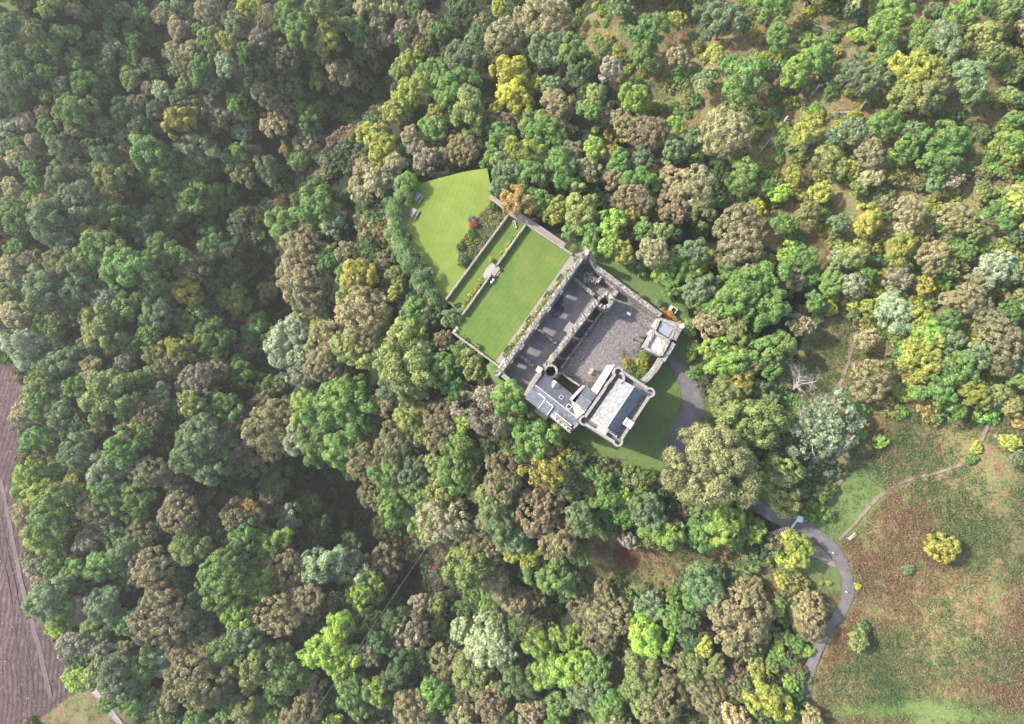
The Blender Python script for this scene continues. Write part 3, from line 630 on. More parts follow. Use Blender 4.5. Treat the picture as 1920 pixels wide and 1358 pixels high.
# windows on the long outer face
for k in range(6):
    u = 1.6+k*2.0
    if u > Lr-.8: break
    for zz in (1.0, 3.6):
        mb = newmb(); a_, b_ = rg(u-.35, inset-.04, 0), rg(u+.35, inset-.04, 0); c_, d_ = rg(u+.35, inset+.12, 0), rg(u-.35, inset+.12, 0)
        mb.prism([tuple(p)[:2] for p in (a_, b_, c_, d_)], zz, zz+1.1); part(mb, 'window', GLASS)

# --- passage walls between range and yard
pts = [zs(950,85), zs(1080,185), zs(1200,265), zs(1325,345)]
PW = [P(*p, 2.4) for p in pts]; mb = MB((PW[0].x, PW[0].y, 0))
for i in range(3): mb.ragged(PW[i], PW[i+1], .4, 2.4, -.5, rnd, .06)
o = mb.build('passage_wall', DRESSED); o.location = (PW[0].x, PW[0].y, 0); tag(o, 'thin curved pale wall between the cobbled courtyard and the dark passage', 'wall')
wall('passage_wall', 'short rubble cross wall right of the round stair shaft', zs(940,90), zs(845,205), 3.4, -.5, .5, rough=.15)

# --- tower
ZP, ZW = 17.0, 15.9
def TP(px, z=ZP): return P(*px, z)
cN, cE, cS, cW = TP(zt(672,20)), TP(zt(1215,375)), TP(zt(668,1215)), TP(zt(90,855))
ctr = (cN+cE+cS+cW)/4
root = empty('tower_house', (ctr.x, ctr.y, -1.5), 0, 'tall pale stone tower with wall walk and pitched roof, one slope sunlit', 'tower')
BX = [cN, cE, cS, cW]
def off(poly, dd):
    out = []; n = len(poly); cx = sum(p.x for p in poly)/n; cy = sum(p.y for p in poly)/n; s = 1 if sum(poly[i].x*poly[(i+1) % n].y-poly[(i+1) % n].x*poly[i].y for i in range(n)) > 0 else -1
    for i in range(n):
        a, b, c_ = poly[i-1], poly[i], poly[(i+1) % n]
        d1 = (b-a); d1.z = 0; d1.normalize(); d2 = (c_-b); d2.z = 0; d2.normalize()
        n1 = Vector((d1.y, -d1.x, 0))*s; n2 = Vector((d2.y, -d2.x, 0))*s; k = n1+n2; k = k/(1+n1.dot(n2)); out.append(b+k*dd)
    return out
body = off(BX, -.25)
mb = newmb(); bt = [tuple(p)[:2] for p in body]; bb = [tuple(p)[:2] for p in off(BX, .15)]
n = 4
lo = [(x, y, -2.5) for x, y in bb]; hi = [(x, y, ZW-.6) for x, y in bt]
mb.add(lo+hi, [(i, (i+1) % 4, 4+(i+1) % 4, 4+i)[::1] for i in range(4)]+[(4, 5, 6, 7)]); part(mb, 'wall', PALE)
# corbelled wall walk slab, parapet, corner rounds
inn = off(BX, -.45)
mb = newmb(); mb.prism([tuple(p)[:2] for p in off(BX, -.1)], ZW-.6, ZW); part(mb, 'wall_walk', FLAG)
mb = newmb()
for k, c in enumerate(BX):      # paving joints of the walk
    pass
for i in range(4):
    a, b = BX[i], BX[(i+1) % 4]; dd = (b-a).normalized(); a2, b2 = a+dd*1.0, b-dd*1.0; cc = (a2+b2)/2
    mb.box((cc.x, cc.y), (dd.x, dd.y), (b2-a2).length/2, .2, ZW-.9, ZP-.12)
    m_ = int((b2-a2).length/1.1)
    for q_ in range(m_):
        pp = a2+dd*(q_+.5)*(b2-a2).length/m_; mb.box((pp.x, pp.y), (dd.x, dd.y), (b2-a2).length/m_/2-.015, .27, ZP-.118, ZP+rnd.uniform(.02, .05))
for i, c in enumerate(BX):
    pin = (ctr-c); pin.z = 0; pin.normalize(); cc = c+pin*.5; a0 = math.atan2(-pin.y, -pin.x)
    mb.arc_wall((cc.x, cc.y), .62, .9, ZW-1.3, ZP-.1, a0-R(112), a0+R(112), 20); mb.arc_wall((cc.x, cc.y), .58, .94, ZP-.098, ZP+.05, a0-R(112), a0+R(112), 20)
part(mb, 'parapet', DRESSED)
for i, c in enumerate(BX):
    pin = (ctr-c); pin.z = 0; pin.normalize(); cc = c+pin*.5
    mb = newmb(); mb.cyl((cc.x, cc.y), .75, ZW-2.2, ZW-.02, 20, .82); mb.cyl((cc.x, cc.y), .4, ZW-3.2, ZW-2.2, 16, .75); mb.cyl((cc.x, cc.y), .63, ZW-.02, ZW+.02, 20); part(mb, 'corner_round', FLAG)
# joints in the paving as thin dark gaps
mb = newmb(); c0 = [zt(905,210), zt(1090,280), zt(1130,510), zt(1010,690), zt(820,990), zt(530,1080), zt(395,1010), zt(220,900), zt(150,720), zt(330,545), zt(470,345)]
c1_ = [zt(935,170), zt(1045,350), zt(1045,460), zt(930,655), zt(700,920), zt(600,1160), zt(365,1050), zt(255,860), zt(250,790), zt(390,590), zt(520,375)]
for p, q_ in zip(c0, c1_):
    a, b = P(*p, ZW), P(*q_, ZW); cc = (a+b)/2; mb.box((cc.x, cc.y), ((b-a).x, (b-a).y), (b-a).length/2, .03, ZW, ZW+.03); part(mb, 'paving_joint', DARK); mb = newmb()
# pitched roof
ev = [P(*zt(625,225), ZW+.45), P(*zt(1085,410), ZW+.45), P(*zt(668,1062), ZW+.45), P(*zt(238,805), ZW+.45)]
# straighten: NW eave along ev3->ev0, width to SE eave
ua = (ev[0]-ev[3]); Lt = 0; ua.z = 0; Lt = ((ev[1]-ev[2]).length+ua.length)/2; ua.normalize(); va = (ev[2]-ev[3]); va -= ua*va.dot(ua); Wt = va.length; va.normalize()
o3 = ev[3]+ua*0.0
def tr(u, v, z): q_ = o3+ua*u+va*v; return Vector((q_.x, q_.y, z))
Lt = (P(*zt(1085,410), ZW+.45)-o3).dot(ua)*.98
RZ = ZW+.4+Wt*.42
vr2 = ((P(*zt(510,940), RZ)+P(*zt(930,290), RZ))/2-o3).dot(va)
mb = newmb(); mb.prism([tuple(tr(a, b, 0))[:2] for a, b in ((.15, .15), (Lt-.15, .15), (Lt-.15, Wt-.15), (.15, Wt-.15))], ZW, ZW+.38)
mb.add([tr(.12, .15, ZW+.3), tr(.12, Wt-.15, ZW+.3), tr(.12, vr2, RZ-.15), tr(Lt-.12, .15, ZW+.3), tr(Lt-.12, Wt-.15, ZW+.3), tr(Lt-.12, vr2, RZ-.15)], [(0, 2, 1), (3, 4, 5)]); part(mb, 'cap_house', PALE)
mb = newmb(); poly3(mb, [tr(0, 0, ZW+.4), tr(Lt, 0, ZW+.4), tr(Lt, vr2, RZ), tr(0, vr2, RZ)]); part(mb, 'roof_slope', SLATE_LIT)
mb = newmb(); poly3(mb, [tr(0, Wt, ZW+.4), tr(Lt, Wt, ZW+.4), tr(Lt, vr2, RZ), tr(0, vr2, RZ)]); part(mb, 'roof_slope', SLATE_B)
mb = newmb(); mb.tube([tr(0, vr2, RZ+.03), tr(Lt, vr2, RZ+.03)], .09, 6); part(mb, 'ridge', LEAD); mb = newmb(); mb.tube([tr(Lt+.02, vr2, RZ), tr(Lt+.02, Wt, ZW+.45)], .08, 4); part(mb, 'ridge', LEAD)
mb = newmb()
for i in range(11):
    u = (i+.5)/11; h = ZW+.55+(RZ-ZW-.4)*(1-abs(u*Wt-vr2)/(vr2 if u*Wt < vr2 else Wt-vr2)); q_ = tr(-.12, u*Wt, 0); mb.box((q_.x, q_.y), (va.x, va.y), Wt/22, .2, ZW, round(h/.28)*.28+.12)
q_ = tr(-.75, Wt*.5, 0); mb.box((q_.x, q_.y), (va.x, va.y), .95, .4, ZW, ZW+1.2)
part(mb, 'stepped_gable', PALE)
# curved stair cap, chimney, corbel box
c = P(*zt(690,160), ZW+1.3)
mb = newmb(); mb.arc_wall((c.x, c.y), .68, 1.0, ZW, ZW+1.35, R(-85), R(85), 16, .0); mb.arc_wall((c.x, c.y), .66, 1.04, ZW+1.352, ZW+1.5, R(-85), R(85), 16); part(mb, 'stair_head', DRESSED)
c = P(*zt(835,880), ZW+2.2); sx = va
mb = newmb(); mb.box((c.x, c.y), (va.x, va.y), .78, .62, ZW, ZW+2.0); mb.box((c.x, c.y), (va.x, va.y), .86, .7, ZW+2.0, ZW+2.2); o = part(mb, 'chimney', PALE)
mb = MB(root.location); k = c-va*.62; mb.box((k.x, k.y), (va.x, va.y), .12, .6, ZW+2.203, ZW+2.4); mb.build('coping', WHITE, o)
c = P(*zt(490,262), ZP+.3); mb = newmb(); mb.box((c.x, c.y), (ua.x, ua.y), .55, .22, ZW, ZP+.35); part(mb, 'parapet_box', DRESSED)
for f, fz in ((.3, 5), (.55, 5), (.3, 9.5), (.62, 10.5), (.8, 7)):
    for (i, j) in ((3, 0), (1, 2)):
        a, b = BX[i], BX[j]; q_ = a+(b-a)*f; dd = (b-a).normalized(); mb = newmb(); mb.box((q_.x, q_.y), (dd.x, dd.y), .22, .2, fz, fz+.8); part(mb, 'window', GLASS)
# --- stair wing with its own little roof, part of the tower block
WZ = 13.6
w_ = [zt(135,285), zt(322,418), zt(158,672), zt(-5,560)]
WP = [P(*p, WZ) for p in w_]
mb = newmb(); cx = sum((p for p in WP), Vector())/4
mb.prism([tuple(cx+(p-cx)*1.06)[:2] for p in WP], -1, WZ-.15); part(mb, 'stair_wing', PALE)
rA, rB = P(*zt(72,430), WZ+1.0), P(*zt(243,552), WZ+1.0)
mb = newmb(); poly3(mb, [WP[0], WP[1], rB, rA], .1); part(mb, 'roof_slope', SLATE_B); mb = newmb(); poly3(mb, [WP[3], WP[2], rB, rA], .1); part(mb, 'roof_slope', SLATE_B)
mb = newmb(); mb.tube([rA+Vector((0, 0, .05)), rB+Vector((0, 0, .05))], .09, 5); part(mb, 'ridge', LEAD)
# pale coped gable towards the yard
ga, gb = P(*zs(1408,350), WZ+.3), P(*zs(1160,610), WZ+.3); gd = gb-ga; mb = newmb()
for i in range(9):
    u = (i+.5)/9; cc = ga+gd*u; mb.box((cc.x, cc.y), (gd.x, gd.y), gd.length/18, .28, 0, WZ+.2+1.0*(1-abs(u-.5)*2))
part(mb, 'stepped_gable', PALE)
# sloping white weathering between wing and range roof
A_, B_, C_ = P(*zs(1178,640), 13.2), P(*zs(1440,862), 13.4), P(*zs(1252,1010), 8.4)
mb = newmb(); mb.add([A_, B_, C_, (A_.x, A_.y, 5), (B_.x, B_.y, 5), (C_.x, C_.y, 5)], [(0, 2, 1), (3, 4, 5), (0, 3, 5, 2), (2, 5, 4, 1), (1, 4, 3, 0)]); part(mb, 'sloping_wall', PALE)
C2_ = P(*zs(1340,1010), 9.0)
# projecting base of the yard face seen as the bright harled wall
e0, e1 = P(*c3(1128,505), ZW-1), P(*c3(965,772), ZW-1); f0, f1 = P(*c3(1058,510), 0), P(*c3(915,728), 0)
mb = newmb(); mb.add([e0, e1, f1, f0, (e0.x+1.2, e0.y-.8, -1), (e1.x+1.2, e1.y-.8, -1)], [(0, 3, 2, 1), (3, 4, 5, 2), (0, 4, 3), (1, 2, 5), (0, 1, 5, 4)]); part(mb, 'battered_wall', noisy('white_harling', [(.3, (.5, .48, .44)), (.6, (.64, .62, .58)), (.75, (.72, .7, .66))], 1.2, .9, 7, .3, .04))
for a, b in ((z3(0, 0), z3(0, 0)),): pass

# --- gatehouse
GZ = 4.6
root = empty('gatehouse', (*P2(zg(850,850), 3), -2), 0, 'low gatehouse with one blue grey and one pale flat roof', 'gatehouse')
def ringwall(name, outer, mat, z0, z1, wd, rt):
    mb = MB(rt.location); n = len(outer)
    for i in range(n): mb.ragged(outer[i], outer[(i+1) % n], wd, z1, z0, rnd, .1)
    return mb.build(name, mat, rt)
r1 = [P(*zg(*p), GZ) for p in ((790,490),(1220,700),(1030,1060),(650,820))]
r2 = [P(*zg(*p), GZ+.4) for p in ((635,840),(1010,1080),(820,1440),(420,1260))]
mb = newmb(); mb.prism([P2(zg(*p), 0) for p in ((720,540),(1290,700),(1130,1060),(960,1500),(270,1290),(460,960),(600,760))], -2, 2.6); part(mb, 'wall', DRESSED)
ringwall('parapet', r1, DRESSED, 2.6, GZ-.8, .5, root)
ringwall('parapet', r2, DRESSED, 2.6, GZ+.2, .6, root)
mb = newmb(); mb.prism([P2(zg(*p), 3.4) for p in ((855,520),(1150,715),(985,990),(705,800))], 2.6, 3.3); part(mb, 'lead_roof', LEAD)
mb = newmb(); mb.prism([P2(zg(*p), 4.2) for p in ((660,870),(950,1055),(800,1400),(440,1225))], 2.6, 4.2); part(mb, 'pale_roof', MEMBR)
mb = newmb()
for k in range(3):
    a = P(*zg(790, 1000+k*60), 4.28); b = P(*zg(900-k*25, 1330-k*10), 4.28); mb.tube([a, (a+b)/2+Vector((.1, 0, 0)), b], .05, 4); part(mb, 'membrane_fold', PALE); mb = newmb()
mb = newmb(); a, b = P(*zg(590,730), 2.0), P(*zg(720,520), 2.0); mb.box(((a+b)/2)[:2], (b-a)[:2], (b-a).length/2, .25, -.5, 2.0); part(mb, 'stair_ledge', PALE); mb = newmb(); a, b = P(*zg(470,910), 1.5), P(*zg(570,790), 1.5); mb.box(((a+b)/2)[:2], (b-a)[:2], (b-a).length/2, .25, -.5, 1.5); part(mb, 'stair_ledge', PALE)
wall('outer_wall', 'thick rubble wall end beside the orange bushes at the right castle corner', zg(1290,700), zg(1120,1040), 3.8, -2.5, 1.3, rough=.15)
c = P(*zg(1345,700), 4.2); mb = MB((c.x, c.y, 0)); mb.cyl((c.x, c.y), .45, -2, 4.0, 10); mb.cyl((c.x, c.y), .52, 4.0, 4.2, 10)
o = mb.build('corner_pier', PALE); o.location = (c.x, c.y, 0); tag(o, 'small white capped pier at the rightmost castle corner', 'pier')
wall('gate_wall', 'pale wall face beside the start of the tarmac drive', zg(1135,1140), c4(1165,1235), 4.2, -2.5, .9, DRESSED, rough=.12)
pts = [c4(1150,1215), c3(1520,510), c3(1475,570), c3(1430,620), c3(1380,665)]
PW = [P(*p, 3.0) for p in pts]; mb = MB((PW[0].x, PW[0].y, 0))
for i in range(len(PW)-1): mb.ragged(PW[i], PW[i+1], 1.25, 3.0, -2.5, rnd, .06)
o = mb.build('curtain_wall', DRESSED); o.location = (PW[0].x, PW[0].y, 0); tag(o, 'thick curved pale wall between gatehouse and tower beside the yellow bushes', 'wall')

# --- garden terrace walls
g = 'low stone walls of the garden terraces'
wall('terrace_wall', 'low stone wall with the flower bed along its left side', c2(818,332), c2(440,846), ZC+1.75, ZC-1, .4, TERR, rough=.04, group=g)
wall('terrace_wall', 'low stone wall running from the stone steps up to the white bench', c2(925,388), c2(748,638), ZA+1.15, ZC-1, .4, TERR, rough=.04, group=g)
wall('terrace_wall', 'low stone wall from the stone steps down to the lower left lawn corner', c2(715,690), c2(540,938), ZA+1.15, ZC-1, .4, TERR, rough=.04, group=g)
wall('terrace_wall', 'low stone wall on the upper right edge of the big lawn by the gravel path', c2(928,388), c2(1205,572), ZA+.9, ZA-1.2, .4, TERR, rough=.04, group=g)
wall('terrace_wall', 'short low wall joining the two terrace walls beside the golden bush', c2(822,328), c2(925,385), ZB+1.0, ZC-1, .36, TERR, rough=.04, group=g)
wall('terrace_wall', 'low stone wall on the lower left edge of the big lawn above the trees', c2(478,1042), c2(758,1250), ZA+.9, ZA-6, .42, TERR, rough=.05, group=g)
q27 = conv(900, 490, 27.17)
c = P(*q27(600,450), ZA+.3); root = empty('garden_steps', (c.x, c.y, ZB), 0, 'pale stone landing with steps through the gap in the terrace wall', 'steps')
mb = newmb(); mb.prism([P2(q27(*p), ZA+.25) for p in ((620,70),(810,235),(580,580),(280,900),(135,740),(290,400))], ZB-.3, ZA+.2); part(mb, 'landing', FLAG if False else noisy('landing_stone', [(.3, (.2, .18, .16)), (.7, (.3, .275, .25))], 2.5, .9))
mb = newmb()
mb.prism([P2(q27(*p), ZA+.35) for p in ((770,300),(920,300),(1010,370),(960,460),(800,690),(700,780),(590,690),(590,560))], ZA-.3, ZA+.34)
mb.prism([P2(q27(*p), ZA+.2) for p in ((960,465),(1045,540),(870,760),(780,695))], ZA-.3, ZA+.16); part(mb, 'step', TERR)
mb = newmb()
for p, q_ in (((900,280),(1010,370)), ((1010,370),(955,455)), ((600,700),(705,780)), ((705,780),(765,690))):
    a, b = P(*q27(*p), ZA+.8), P(*q27(*q_), ZA+.8); mb.box(((a+b)/2)[:2], (b-a)[:2], (b-a).length/2, .12, ZA-.2, ZA+.8); part(mb, 'side_wall', TERR); mb = newmb()
# ================================================================== furniture, people and small things
def unit_mb(): return MB()
def place(o, px, z, rot):
    c = P(*px, z); o.location = (c.x, c.y, z); o.rotation_euler = (0, 0, rot)
def copy_tree(o, parent=None):
    c = o.copy(); COL.objects.link(c)
    if parent: c.parent = parent
    for ch in o.children: copy_tree(ch, c)
    return c
def img_ang(dx, dy): return math.atan2(-dy, dx)
def boxp(name, mat, par, dims):
    mb = MB()
    for x0, x1, y0, y1, z0, z1 in dims: mb.prism([(x0, y0), (x1, y0), (x1, y1), (x0, y1)], z0, z1)
    return mb.build(name, mat, par)
# picnic tables
t_ = empty('picnic_table', (0, 0, 0)); 
boxp('table_top', WOOD, t_, [(-.9, .9, -.38+i*.155, -.38+i*.155+.14, .72, .76) for i in range(5)])
boxp('seat', WOOD, t_, [(-.9, .9, .62, .76, .43, .47), (-.9, .9, .775, .90, .43, .47)]); boxp('seat', WOOD, t_, [(-.9, .9, -.76, -.62, .43, .47), (-.9, .9, -.90, -.775, .43, .47)])
for s in (-.65, .65): boxp('leg_frame', WOOD, t_, [(s-.04, s+.04, -.85, .85, .35, .43), (s-.04, s+.04, -.36, .36, .64, .72), (s-.04, s+.04, -.5, -.38, 0, .7), (s-.04, s+.04, .38, .5, 0, .7)])
place(t_, c2(273,232), ZC, img_ang(45, -62)); t_.scale = (1.15, 1.15, 1)
tag(t_, 'upper picnic table on the lawn near the rounded bright bush', 'picnic table', 'picnic tables on the outer lawn')
t2 = copy_tree(t_); place(t2, c2(246,327), ZC, img_ang(30, -62)); tag(t2, 'lower picnic table on the lawn beside the small orange bush')
# garden benches
def bench(mat=WOOD):
    b = empty('bench', (0, 0, 0)); boxp('seat', mat, b, [(-.85, .85, -.25+i*.13, -.14+i*.13, .42, .46) for i in range(4)])
    boxp('backrest', mat, b, [(-.85, .85, .27, .31, .5, .58), (-.85, .85, .27, .31, .62, .7), (-.85, .85, .27, .31, .76, .86)])
    for s in (-.8, .8): boxp('leg', mat, b, [(s-.04, s+.04, -.25, -.18, 0, .62), (s-.04, s+.04, .25, .32, 0, .86), (s-.04, s+.04, -.25, .3, .62, .67)])
    return b
b0 = bench(noisy('grey_brown_timber', [(.3, (.09, .07, .07)), (.7, (.17, .14, .13))], 6, .85)); rot = img_ang(-.586, .81)
gb = 'benches along the castle wall path'
for i, (px, lab) in enumerate(((z2(415,525), 'dark wooden bench on the castle path, highest of the four'), (z2(212,795), 'dark wooden bench on the castle path, second from the top corner'),
    (c1(555,515), 'dark wooden bench on the castle path, third from the top corner'), (c1(421,697), 'dark wooden bench on the castle path, nearest the lower wall end'))):
    b = b0 if i == 0 else copy_tree(b0); place(b, px, ZA+.06, rot+math.pi); tag(b, lab, 'bench', gb); b.scale = (1.05, 1.1, 1)
b = bench(WOODP); place(b, c2(858,395), ZB, img_ang(12, 45)+math.pi); tag(b, 'white wooden bench on the narrow terrace beside the wall corner', 'bench')
b = bench(DARK); place(b, c2(513,882), ZB, img_ang(40, -14)); tag(b, 'dark grey bench at the lower end of the narrow terrace', 'bench')
def gplace(o, px, rot=0, up=0):
    p = ground(*px, .3); o.location = (p.x, p.y, T(p.x, p.y)+up); o.rotation_euler = (0, 0, rot)
b = bench(noisy('pink_timber', [(.3, (.3, .22, .2)), (.7, (.45, .35, .32))], 6, .85)); gplace(b, (1459,961), img_ang(10, 5), .08); tag(b, 'pinkish wooden bench beside the drive above the shrubs', 'bench')
b = bench(WOODP); gplace(b, (1597,1006), img_ang(10, -8), .05); tag(b, 'small white bench on the grass right of the drive', 'bench')
# timber rack / slatted seat in the hall
b = empty('slatted_frame', (0, 0, 0)); boxp('rail', WOODP, b, [(-1.15, 1.15, -.62, -.54, .6, .7), (-1.15, 1.15, .5, .58, .6, .7)])
boxp('slat', WOODP, b, [(-1.05+i*.29, -.95+i*.29, -.75, .72, .7, .76) for i in range(8)])
for sx in (-1.05, 1.0):
    for sy in (-.6, .52): boxp('leg', WOODP, b, [(sx, sx+.08, sy, sy+.08, 0, .6)])
place(b, c1(798,567), .03, img_ang(-.586, .81)); tag(b, 'pale slatted timber frame standing on the hall floor', 'timber frame')
# yard: white cabinet, slab bench, posts with rope, two visitors
b = empty('stone_block', (0, 0, 0)); mb = MB(); mb.prism([(-.42, -.22), (.42, -.22), (.42, .22), (-.42, .22)], 0, .6); mb.build('block', PALE, b); boxp('lid', WHITE, b, [(-.45, .45, -.25, .25, .6, .68)])
place(b, z2(1515,1105) if False else c4(827,780), 0, img_ang(20, 14)); tag(b, 'small white box standing alone on the courtyard cobbles', 'box')
b = empty('table', (0, 0, 0)); boxp('table_top', WOOD, b, [(-.75, .75, -.35+i*.18, -.19+i*.18, .7, .75) for i in range(4)])
for s in (-.6, .6): boxp('trestle', WOOD, b, [(s-.05, s+.05, -.3, .3, .6, .7), (s-.05, s+.05, -.28, -.2, 0, .6), (s-.05, s+.05, .2, .28, 0, .6)])
place(b, c1(930,830), 0, img_ang(-.55, .83)); tag(b, 'grey brown plank table in the courtyard near the tower wall', 'table')
for px, lab in ((zg(424,498), 'dark round topped post in the courtyard, upper of two on the rope'), (zg(320,680), 'dark round topped post in the courtyard, lower of two on the rope')):
    c = P(*px, .9); mb = MB(); mb.lathe((0, 0, 0), [(.16, 0), (.16, .04), (.05, .08), (.05, .85), (.12, .9), (.13, 1.0), (.06, 1.08)], 12); o = mb.build('post', DARK); o.location = (c.x, c.y, 0); tag(o, lab, 'post', 'dark posts in the courtyard')
a, b = P(*zg(424,498), .9), P(*zg(320,680), .9); mb = MB(a); mb.tube([a, a+(b-a)*.3-Vector((0, 0, .18)), a+(b-a)*.6-Vector((0, 0, .2)), b], .02, 5); o = mb.build('rope', ROPE); o.location = a; tag(o, 'faded red rope slung between the two dark posts', 'rope')

def person(px, z, rot, mats, label, lean=.0):
    skin = noisy('skin', [(.3, (.5, .32, .24)), (.7, (.56, .37, .28))], 3, .6)
    J = {'pel': (0, 0, .95), 'ch': (.02, 0, 1.3), 'nk': (.02, 0, 1.5), 'hd': (.03, 0, 1.58), 'tp': (.03, 0, 1.74),
         'sl': (0, .19, 1.43), 'el': (.03, .27, 1.15), 'wl': (.14, .24, .92), 'sr': (0, -.19, 1.43), 'er': (.02, -.27, 1.15), 'wr': (.10, -.26, .9),
         'hl': (0, .1, .9), 'kl': (.03, .11, .5), 'al': (0, .12, .09), 'tl': (.15, .13, .04), 'hr': (0, -.1, .9), 'kr': (-.02, -.11, .5), 'ar': (-.08, -.12, .09), 'tr_': (.07, -.13, .04)}
    E = [('pel','ch'),('ch','nk'),('nk','hd'),('hd','tp'),('ch','sl'),('sl','el'),('el','wl'),('ch','sr'),('sr','er'),('er','wr'),('pel','hl'),('hl','kl'),('kl','al'),('al','tl'),('pel','hr'),('hr','kr'),('kr','ar'),('ar','tr_')]
    Rr = {'pel': .15, 'ch': .16, 'nk': .06, 'hd': .09, 'tp': .085, 'sl': .07, 'el': .05, 'wl': .035, 'sr': .07, 'er': .05, 'wr': .035, 'hl': .09, 'kl': .06, 'al': .045, 'tl': .04, 'hr': .09, 'kr': .06, 'ar': .045, 'tr_': .04}
    for s, wn in ((1, 'wl'), (-1, 'wr')):
        wx, wy, wz = J[wn]
        J['pm'+wn] = (wx+.01, wy, wz-.07); E.append((wn, 'pm'+wn)); Rr['pm'+wn] = .032
        for k in range(4):
            q = 'f%d%s' % (k, wn); J[q] = (wx+.03-(k-1.5)*.022, wy-.005*s, wz-.15-(.012 if k in (1, 2) else 0)); E.append(('pm'+wn, q)); Rr[q] = .009
        q = 'th'+wn; J[q] = (wx+.06, wy-.02*s, wz-.09); E.append(('pm'+wn, q)); Rr[q] = .01
    ks = list(J); me = bpy.data.meshes.new('person'); me.from_pydata([J[k] for k in ks], [(ks.index(a), ks.index(b)) for a, b in E], [])
    o = bpy.data.objects.new('person', me); COL.objects.link(o); md = o.modifiers.new('skin', 'SKIN')
    for i, k in enumerate(ks): me.skin_vertices[0].data[i].radius = (Rr[k], Rr[k]); me.skin_vertices[0].data[i].use_root = (k == 'pel')
    sb = o.modifiers.new('sub', 'SUBSURF'); sb.levels = sb.render_levels = 1
    dg = bpy.context.evaluated_depsgraph_get(); em = bpy.data.meshes.new_from_object(o.evaluated_get(dg)); o.modifiers.clear(); o.data = em
    em.materials.clear()
    for mt in (skin,)+mats: em.materials.append(mt)      # 0 skin, 1 top, 2 trousers, 3 shoes
    for pl in em.polygons:
        c = pl.center; pl.use_smooth = True
        pl.material_index = 0 if c.z > 1.47 and abs(c.y) < .12 else 3 if c.z < .12 else 2 if c.z < .93 and abs(c.y) < .21 else 1 if c.z > .96 else 0
    # face: nose and brows as one small relief, ears
    mb = MB(); mb.tube([(.105, 0, 1.66), (.135, 0, 1.625), (.1, 0, 1.61)], [.01, .016, .01], 6); mb.build('nose', skin, o)
    for s in (-1, 1):
        mb = MB(); mb.tube([(.035, .083*s, 1.66), (.03, .098*s, 1.64), (.035, .085*s, 1.61)], [.012, .018, .01], 6); mb.build('ear', skin, o); mb = MB(); mb.tube([(.095, .035*s-.012, 1.66), (.1, .035*s+.012, 1.66)], .008, 5); mb.build('eye', DARK, o)
    hb = MB(); hb.lathe((.018, 0, 1.6), [(.102, 0), (.112, .06), (.105, .12), (.075, .16), (.03, .178)], 14); hb.build('hair', DARK, o, True)
    c = P(*px, 1.3); o.location = (c.x, c.y, z); o.rotation_euler = (0, 0, rot); tag(o, label, 'person'); return o
cloth = lambda nm, c: noisy(nm, [(.3, tuple(k*.8 for k in c)), (.7, c)], 6, .9, 3, .2, .01)
person(zg(200,915), 0, R(200), (cloth('lilac_jacket', (.5, .42, .55)), cloth('navy_trousers', (.04, .04, .07)), DARK), 'standing visitor in a pale lilac top on the courtyard cobbles')
person(zg(128,1030), 0, R(60), (cloth('black_coat', (.03, .025, .04)), cloth('black_trousers', (.03, .03, .035)), DARK), 'standing visitor in a black coat on the courtyard cobbles')
# white rounded ornaments on the big lawn
def urn(px, label, grp):
    c = P(*px, ZA+.6); o = empty('stone_urn', (c.x, c.y, ZA), 0, label, 'urn', grp)
    mb = MB(); mb.prism([(-.18, -.18), (.18, -.18), (.18, .18), (-.18, .18)], 0, .12); mb.lathe((0, 0, .12), [(.12, 0), (.07, .1), (.1, .16), (.22, .3), (.25, .46), (.27, .5), (.24, .52)], 16); mb.build('bowl', WHITE, o)
    mb = MB(); mb.lathe((0, 0, .6), [(.2, 0), (.23, .08), (.16, .2), (.05, .25)], 12); mb.build('filling', WHITE, o)
urn(q27(585,1060), 'rounded white urn on the big lawn, lower of the pair below the steps', 'white urns on the big lawn')
urn(q27(680,945), 'rounded white urn on the big lawn, upper of the pair below the steps', 'white urns on the big lawn')
q34 = conv(840, 590, 33.95)
urn(q34(440,1020), 'rounded white urn against the wall at the lower left lawn corner', 'white urns on the big lawn')
urn(q34(570,850), 'small white urn standing out from the wall at the lower left lawn corner', 'white urns on the big lawn')
# open timber cart box by the curtain wall
c = P(*zg(1110,300), .2); o = empty('timber_bin', (c.x, c.y, -.9), img_ang(70, -100), 'open pale edged timber box on the grass behind the orange bushes', 'box')
boxp('side_board', WOODP, o, [(-.75, .75, -.75, -.66, .0, 1.0), (-.75, .75, .3, .38, 0, 1.0), (-.83, -.75, -.75, .38, 0, 1.0), (.75, .83, -.75, .38, 0, 1.0)]); boxp('floor', DARK, o, [(-.74, .74, -.65, .29, .05, .12)])
boxp('lid', GREEN_P, o, [(-.8, .8, .4, .95, .7, .76)]); mb = MB(); mb.lathe((0.2, .75, .76), [(.18, 0), (.2, .1), (.1, .25)], 10); mb.build('cover', GREEN_P, o)
